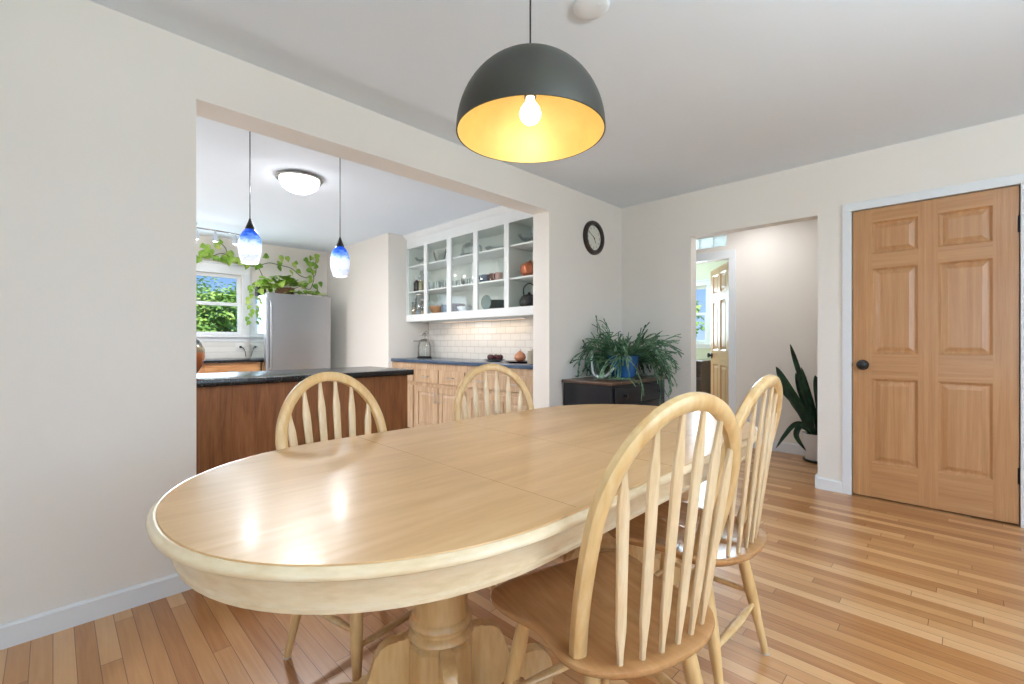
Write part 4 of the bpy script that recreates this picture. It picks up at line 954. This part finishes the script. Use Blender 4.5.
def stem(bm, p, d, steps, droop, depth=0):
    p = Vector(p); d = Vector(d).normalized()
    for k in range(steps):
        ln = rc.uniform(.032, .045); q = p+d*ln
        if q.x < -.27: d.x = abs(d.x)*.4; q = p+d*ln
        if q.y > .43: d.y = -abs(d.y)*.4; q = p+d*ln
        if q.z < .012 and (q.x < .24 and -.53 < q.y < .44): q.z = .012+rc.uniform(0, .01)
        if q.x > .20 and q.z < .0 and -.53 < q.y < .44: q.x = max(q.x, .262)
        seg_leaf(bm, p, q, rc.uniform(.0065, .0095), .0035)
        p = q; d = (d+Vector((rc.uniform(-.25, .25), rc.uniform(-.25, .25), rc.uniform(-.2, .2)-droop*(.5+.22*k)))).normalized()
        if depth < 2 and k > 1 and rc.random() < .28:
            stem(bm, p, d+Vector((rc.uniform(-.7, .7), rc.uniform(-.7, .7), rc.uniform(-.2, .4))), max(2, steps-k-2), droop, depth+1)
for i in range(310):
    a = rc.uniform(0, 2*PI); r = rc.uniform(.02, .12); el = rc.uniform(-.05, 1.0)
    front = math.cos(a)*.54-math.sin(a)*.84           # towards the room; kept thinner so the pot shows
    if front > .45 and rc.random() < .72: continue
    stem(bm, (r*math.cos(a), r*math.sin(a), .185), (math.cos(a)*math.cos(el)*.9+.08, math.sin(a)*math.cos(el), math.sin(el)), rc.randint(4, 12), rc.uniform(.03, .24))
for i in range(60):
    a = rc.uniform(0, 2*PI); el = rc.uniform(.5, 1.25); r = rc.uniform(0, .1)
    stem(bm, (r*math.cos(a), r*math.sin(a), .185), (math.cos(a)*math.cos(el), math.sin(a)*math.cos(el), math.sin(el)), rc.randint(3, 5), rc.uniform(.08, .3))
for y0 in (-.33, -.29, -.25, -.2, .2):   # strands trailing over the edge of the chest
    stem(bm, (.06, y0*.4, .19), (.2, y0*4, .3), 16, .34)
obj('foliage', bm, M['cactus'], cp, False)
wr = B(); tube(wr, spline([(-.075, -.075, .235), (-.078, -.07, .12), (-.07, -.06, .045), (-.04, -.03, .0135), (.0, .01, .016), (.035, .04, .05), (.062, .062, .095)], 8), [(.012, .007)]*49, 10)
o = obj('curved_ornament', wr, M['hose']); o.location = (-2.25, 3.42, .786); tag(o, 'white curved band leaning against the blue pot on the chest', 'ornament')

# ------------------------------------------------------------------ snake plant in the hall
sn = thing('snake_plant', 'tall dark snake plant in a white pot at the hall opening', 'houseplant', (-.955, 4.985, 0))
bm = B(); lathe(bm, [(0, .02), (.098, .02), (.104, .03), (.122, .25), (.125, .262), (.118, .262), (.112, .24), (0, .235)], seg=44); obj('plant_pot', bm, M['whitepot'], sn)
bm = B(); lathe(bm, [(0, 0), (.105, 0), (.12, .01), (.122, .02), (.1, .021), (0, .021)], seg=40); o = obj('saucer', bm, M['blacktop'], sn); o['label'] = 'black saucer'
bm = B(); lathe(bm, [(0, .246), (.113, .244), (.113, .235)], seg=30); obj('soil', bm, M['soil'], sn)
bm = B(); Rv = Vector((.707, .707, 0)); Dv = Vector((-.707, .707, 0))
def blade(bm, pts, w, twist=0):
    P = spline([Rv*(a*1.18 if a < 0 else a)+Dv*dd+Vector((0, 0, z)) for a, dd, z in pts], 7); n = len(P)
    L = []; Rr = []; Mm = []
    for i, p in enumerate(P):
        q = i/(n-1); t = (P[min(i+1, n-1)]-P[max(i-1, 0)]).normalized()
        side = t.cross(Dv*math.cos(twist)+Rv*math.sin(twist))
        if side.length < .1: side = Rv.copy()
        side.normalize(); nn = t.cross(side).normalized()
        ww = 1.25*w*min(1, .55+q*1.5)*(1-max(0, (q-.6)/.4)**2*.98)
        L.append(bm.verts.new(p+side*ww+nn*ww*.35)); Rr.append(bm.verts.new(p-side*ww+nn*ww*.35)); Mm.append(bm.verts.new(p-nn*.004))
    for i in range(n-1):
        bm.faces.new((L[i], Mm[i], Mm[i+1], L[i+1])); bm.faces.new((Mm[i], Rr[i], Rr[i+1], Mm[i+1]))
for pts, w in (([(-.03, 0, .24), (-.09, 0, .6), (-.17, -.0, .9), (-.22, 0, 1.09)], .018), ([(-.05, 0, .24), (-.16, -.02, .5), (-.28, -.03, .72), (-.35, -.04, .88)], .034),
               ([(.0, 0, .24), (-.04, .02, .5), (-.09, .02, .7), (-.12, .02, .87)], .028), ([(-.02, .03, .24), (-.08, .03, .5), (-.13, .03, .68), (-.16, .03, .82)], .024), ([(.02, -.03, .24), (.0, -.03, .5), (-.02, -.03, .68), (-.04, -.03, .80)], .03),
               ([(.03, .02, .24), (.03, .02, .5), (.03, .02, .68), (.03, .02, .77)], .028), ([(.05, -.02, .24), (.08, -.02, .5), (.11, -.03, .66), (.13, -.03, .78)], .03), ([(.0, .03, .24), (.05, .03, .5), (.1, .02, .7), (.14, .02, .8)], .03),
               ([(-.03, -.04, .24), (-.14, -.05, .42), (-.22, -.06, .54), (-.27, -.07, .6)], .026), ([(-.06, -.05, .25), (-.14, -.1, .34), (-.26, -.14, .37), (-.36, -.17, .27), (-.43, -.2, .17)], .02),
               ([(-.07, -.04, .25), (-.14, -.08, .33), (-.2, -.1, .345), (-.235, -.12, .26), (-.17, -.14, .13)], .02), ([(-.02, .02, .24), (-.1, .05, .45), (-.22, .06, .62), (-.29, .06, .70)], .024),
               ([(.04, .0, .24), (.06, .0, .45), (.05, .0, .6), (.06, 0, .68)], .026)):
    blade(bm, pts, w, rc.uniform(-.4, .4))
obj('foliage', bm, M['snake'], sn, True)

# dark bookcase in the green room
bk = thing('bookcase', 'dark mahogany shelf unit in the green room beyond the hall', 'shelf', (-2.98, 6.98, 0))
bm = B(); box(bm, -.22, -.2, -.2, .2, 0, .8, .003); box(bm, .2, .22, -.2, .2, 0, .8, .003); box(bm, -.2, .2, .18, .2, 0, .8); obj('case_sides', bm, M['darkwood'], bk, False)
bm = B(); box(bm, -.24, .24, -.22, .205, .8, .825, .006); obj('case_top', bm, M['darkwood'], bk, False)
for z in (.03, .28, .53):
    bm = B(); box(bm, -.2, .2, -.19, .18, z, z+.02); obj('shelf', bm, M['darkwood'], bk, False)

# ------------------------------------------------------------------ outdoors
bm = B(); box(bm, -60, 40, -40, 60, -.75, -.7); tag(obj('garden_lawn', bm, M['grass'], None, False), 'green lawn outside the kitchen window', 'lawn', kind='structure')
rt = random.Random(5)
def tree(x, y, zc, rx, rz, n, label, ls=.2, gaps=0):
    t = thing('garden_tree', label, 'tree', (x, y, -.7))
    bm = B(); tube(bm, spline([(0, 0, 0), (.05, .03, (zc+.7)*.5), (-.05, .0, zc+.7)], 6), [.2-.12*i/12 for i in range(13)], 12)
    for k in range(6):
        a = k*1.05; tube(bm, [(0, 0, (zc+.7)*.65), (rx*.35*math.cos(a), rx*.35*math.sin(a), zc+.7+rz*.1), (rx*.7*math.cos(a), rx*.7*math.sin(a), zc+.7+rz*(.25+.1*(k % 3)))], [.07, .05, .02], 8)
    obj('trunk', bm, M['bark'], t)
    bm = B(); cl = []
    for _ in range(26):
        a = rt.uniform(0, 2*PI); e = rt.uniform(-.9, 1.2); r = rt.uniform(.5, 1); cl.append((rx*r*math.cos(a)*math.cos(e)*.8, rx*r*math.sin(a)*math.cos(e)*.8, zc+.7+rz*r*math.sin(e)*.8, rt.uniform(.25, .42)*rx))
    for _ in range(n):
        c = rt.choice(cl); v = Vector((rt.gauss(0, 1), rt.gauss(0, 1), rt.gauss(0, 1))).normalized()*c[3]*rt.uniform(.6, 1)
        leaf(bm, (c[0]+v.x, c[1]+v.y, c[2]+v.z), v+Vector((rt.uniform(-1, 1), rt.uniform(-1, 1), -.3)), v+Vector((0, 0, .5)), ls*rt.uniform(.7, 1.3), ls*.7, heart=False)
    obj('foliage', bm, M['tree'], t, False)
tree(-22, 5.3, 1.75, 2.2, 1.9, 6500, 'leafy green tree rising to the right behind the kitchen window')
tree(-17.0, 2.2, .75, 1.9, 1.4, 5200, 'rounded green tree at the left of the kitchen window view')
tree(-28.5, 4.6, 2.3, 3.1, 2.2, 5200, 'taller green tree standing behind the others outside the kitchen')
tree(-5.75, 12.0, 1.75, .95, .95, 700, 'small airy tree outside the green room window', .14)

# ------------------------------------------------------------------ light
def area(name, loc, rot, sx, sy, power, col=(1, 1, 1), spread=None):
    l = bpy.data.lights.new(name, 'AREA'); l.shape = 'RECTANGLE'; l.size = sx; l.size_y = sy; l.energy = power; l.color = col
    if spread: l.spread = spread
    o = bpy.data.objects.new(name, l); C.objects.link(o); o.location = loc; o.rotation_euler = rot; return o
def point(name, loc, power, col, r=.03):
    l = bpy.data.lights.new(name, 'POINT'); l.energy = power; l.color = col; l.shadow_soft_size = r
    o = bpy.data.objects.new(name, l); C.objects.link(o); o.location = loc; return o
DAY = (.70, .87, 1.0)
area('added_daylight_right', (XR-.02, 1.3, 1.45), (0, PI/2, 0), 1.3, 2.1, 33, DAY)  # fill light set in the added right window
area('added_daylight_front', (.6, YF+.03, 1.32), (-PI/2, 0, PI), 1.7, 1.55, 14, DAY)  # fill light set in the added front window
area('daylight_kitchen_window', (KX+.06, 1.26, 1.6), (0, -PI/2, 0), .75, .95, 11, DAY)
area('daylight_bedroom_window', (-3.23, 7.15, 1.54), (-PI/2, 0, 0), .75, .85, 62, DAY)
point('dome_bulb', (lx_, ly_, lz_+.05), 2.3, (1, .90, .74), .03)
point('blue_pendant_bulb', (-3.1, .849, 1.56), 5, (.93, .97, 1), .03)
point('blue_pendant_bulb', (-3.1, 1.416, 1.54), 5, (.93, .97, 1), .03)
for x, y, e in ((-3.88, 1.43, 24), (-5.1, -.05, 36)):  # last entry lights the added, unseen kitchen fixture
    dl = area('flush_dome_glow', (x, y, H-.15), (0, 0, 0), .32, .32, e, (.99, .99, 1)); dl.data.shape = 'DISK'
for yy in (-.5, -.26, -.054, .134, .34): point('track_bulb', (-6.2, 1.2+yy, H-.215), .45, (1, .97, .92), .02)
area('under_cabinet_strip', (-3.9, 3.42, 1.34), (0, 0, 0), 1.3, .03, 1.3, (1, .78, .55))
hl = thing('ceiling_light', 'flush round ceiling light added to brighten the hall, hidden above the hall opening', 'ceiling light', (-1.5, 4.68, H))  # unseen fixture, added to lift the hall brightness
bm = B(); lathe(bm, [(0, 0), (.12, 0), (.135, -.012), (.13, -.026), (.11, -.026)], seg=40); obj('light_base', bm, M['nickel'], hl)
bm = B(); lathe(bm, [(.112, -.022), (.108, -.045), (.08, -.075), (.04, -.09), (0, -.093)], seg=40); obj('light_dome', bm, M['added_halldome'], hl)
area('added_hall_fill', (-1.5, 4.68, H-.11), (0, 0, 0), .2, .2, 4.8, (.97, .98, 1))  # fill from the added hall fixture
fl = thing('fill_floor_lamp', 'black torchiere added out of view as fill, shining at the ceiling', 'lamp', (1.1, 1.0, 0))  # added out-of-view lamp, bounces fill off the ceiling
bm = B(); lathe(bm, [(0, 0), (.14, 0), (.14, .015), (.03, .03), (0, .03)], seg=40); obj('base', bm, M['blacktop'], fl)
bm = B(); lathe(bm, [(0, .028), (.012, .03), (.012, 1.72), (0, 1.72)], seg=16); obj('pole', bm, M['blacktop'], fl)
bm = B(); lathe(bm, [(0, 1.70), (.04, 1.705), (.15, 1.80), (.155, 1.805), (.148, 1.805), (.04, 1.712), (0, 1.71)], seg=40); obj('lamp_shade', bm, M['blacktop'], fl)
bm = B(); lathe(bm, [(0, 1.712), (.02, 1.72), (.03, 1.75), (.02, 1.775), (0, 1.78)], seg=20); obj('bulb', bm, M['bulb'], fl)
area('added_fill_uplight', (1.1, 1.0, 1.80), (PI, 0, 0), .25, .25, 76, (.77, .90, 1))  # upward fill light for ceiling and room
s = bpy.data.lights.new('sun', 'SUN'); s.energy = 6.5; s.angle = .01; s.color = (1, .96, .88)
so = bpy.data.objects.new('sun', s); C.objects.link(so)
so.rotation_euler = Vector((-.55, .45, -1.15)).to_track_quat('-Z', 'Y').to_euler()

w = bpy.data.worlds.new('sky'); sc.world = w; w.use_nodes = True
nt = w.node_tree; bg = nt.nodes['Background']
tc = N(nt, 'ShaderNodeTexCoord'); sp = N(nt, 'ShaderNodeSeparateXYZ'); nt.links.new(tc.outputs['Generated'], sp.inputs[0])
nt.links.new(ramp(nt, sp.outputs['Z'], [(0, srgb(176, 206, 244)), (.18, srgb(110, 166, 232)), (.6, srgb(64, 124, 214))]), bg.inputs['Color'])
bg.inputs['Strength'].default_value = 1.0

# ------------------------------------------------------------------ camera
cam = bpy.data.cameras.new('camera'); co = bpy.data.objects.new('camera', cam); C.objects.link(co)
cam.sensor_width = 36; cam.lens = 16.0; cam.clip_start = .05
co.location = (0, 0, 1.106); co.rotation_euler = (PI/2, 0, PI/4-.0043)
sc.camera = co
sc.view_settings.view_transform = 'Standard'; sc.view_settings.look = 'None'; sc.view_settings.gamma = 1; sc.view_settings.exposure = .25
try: sc.view_settings.use_curve_mapping = False
except Exception: pass
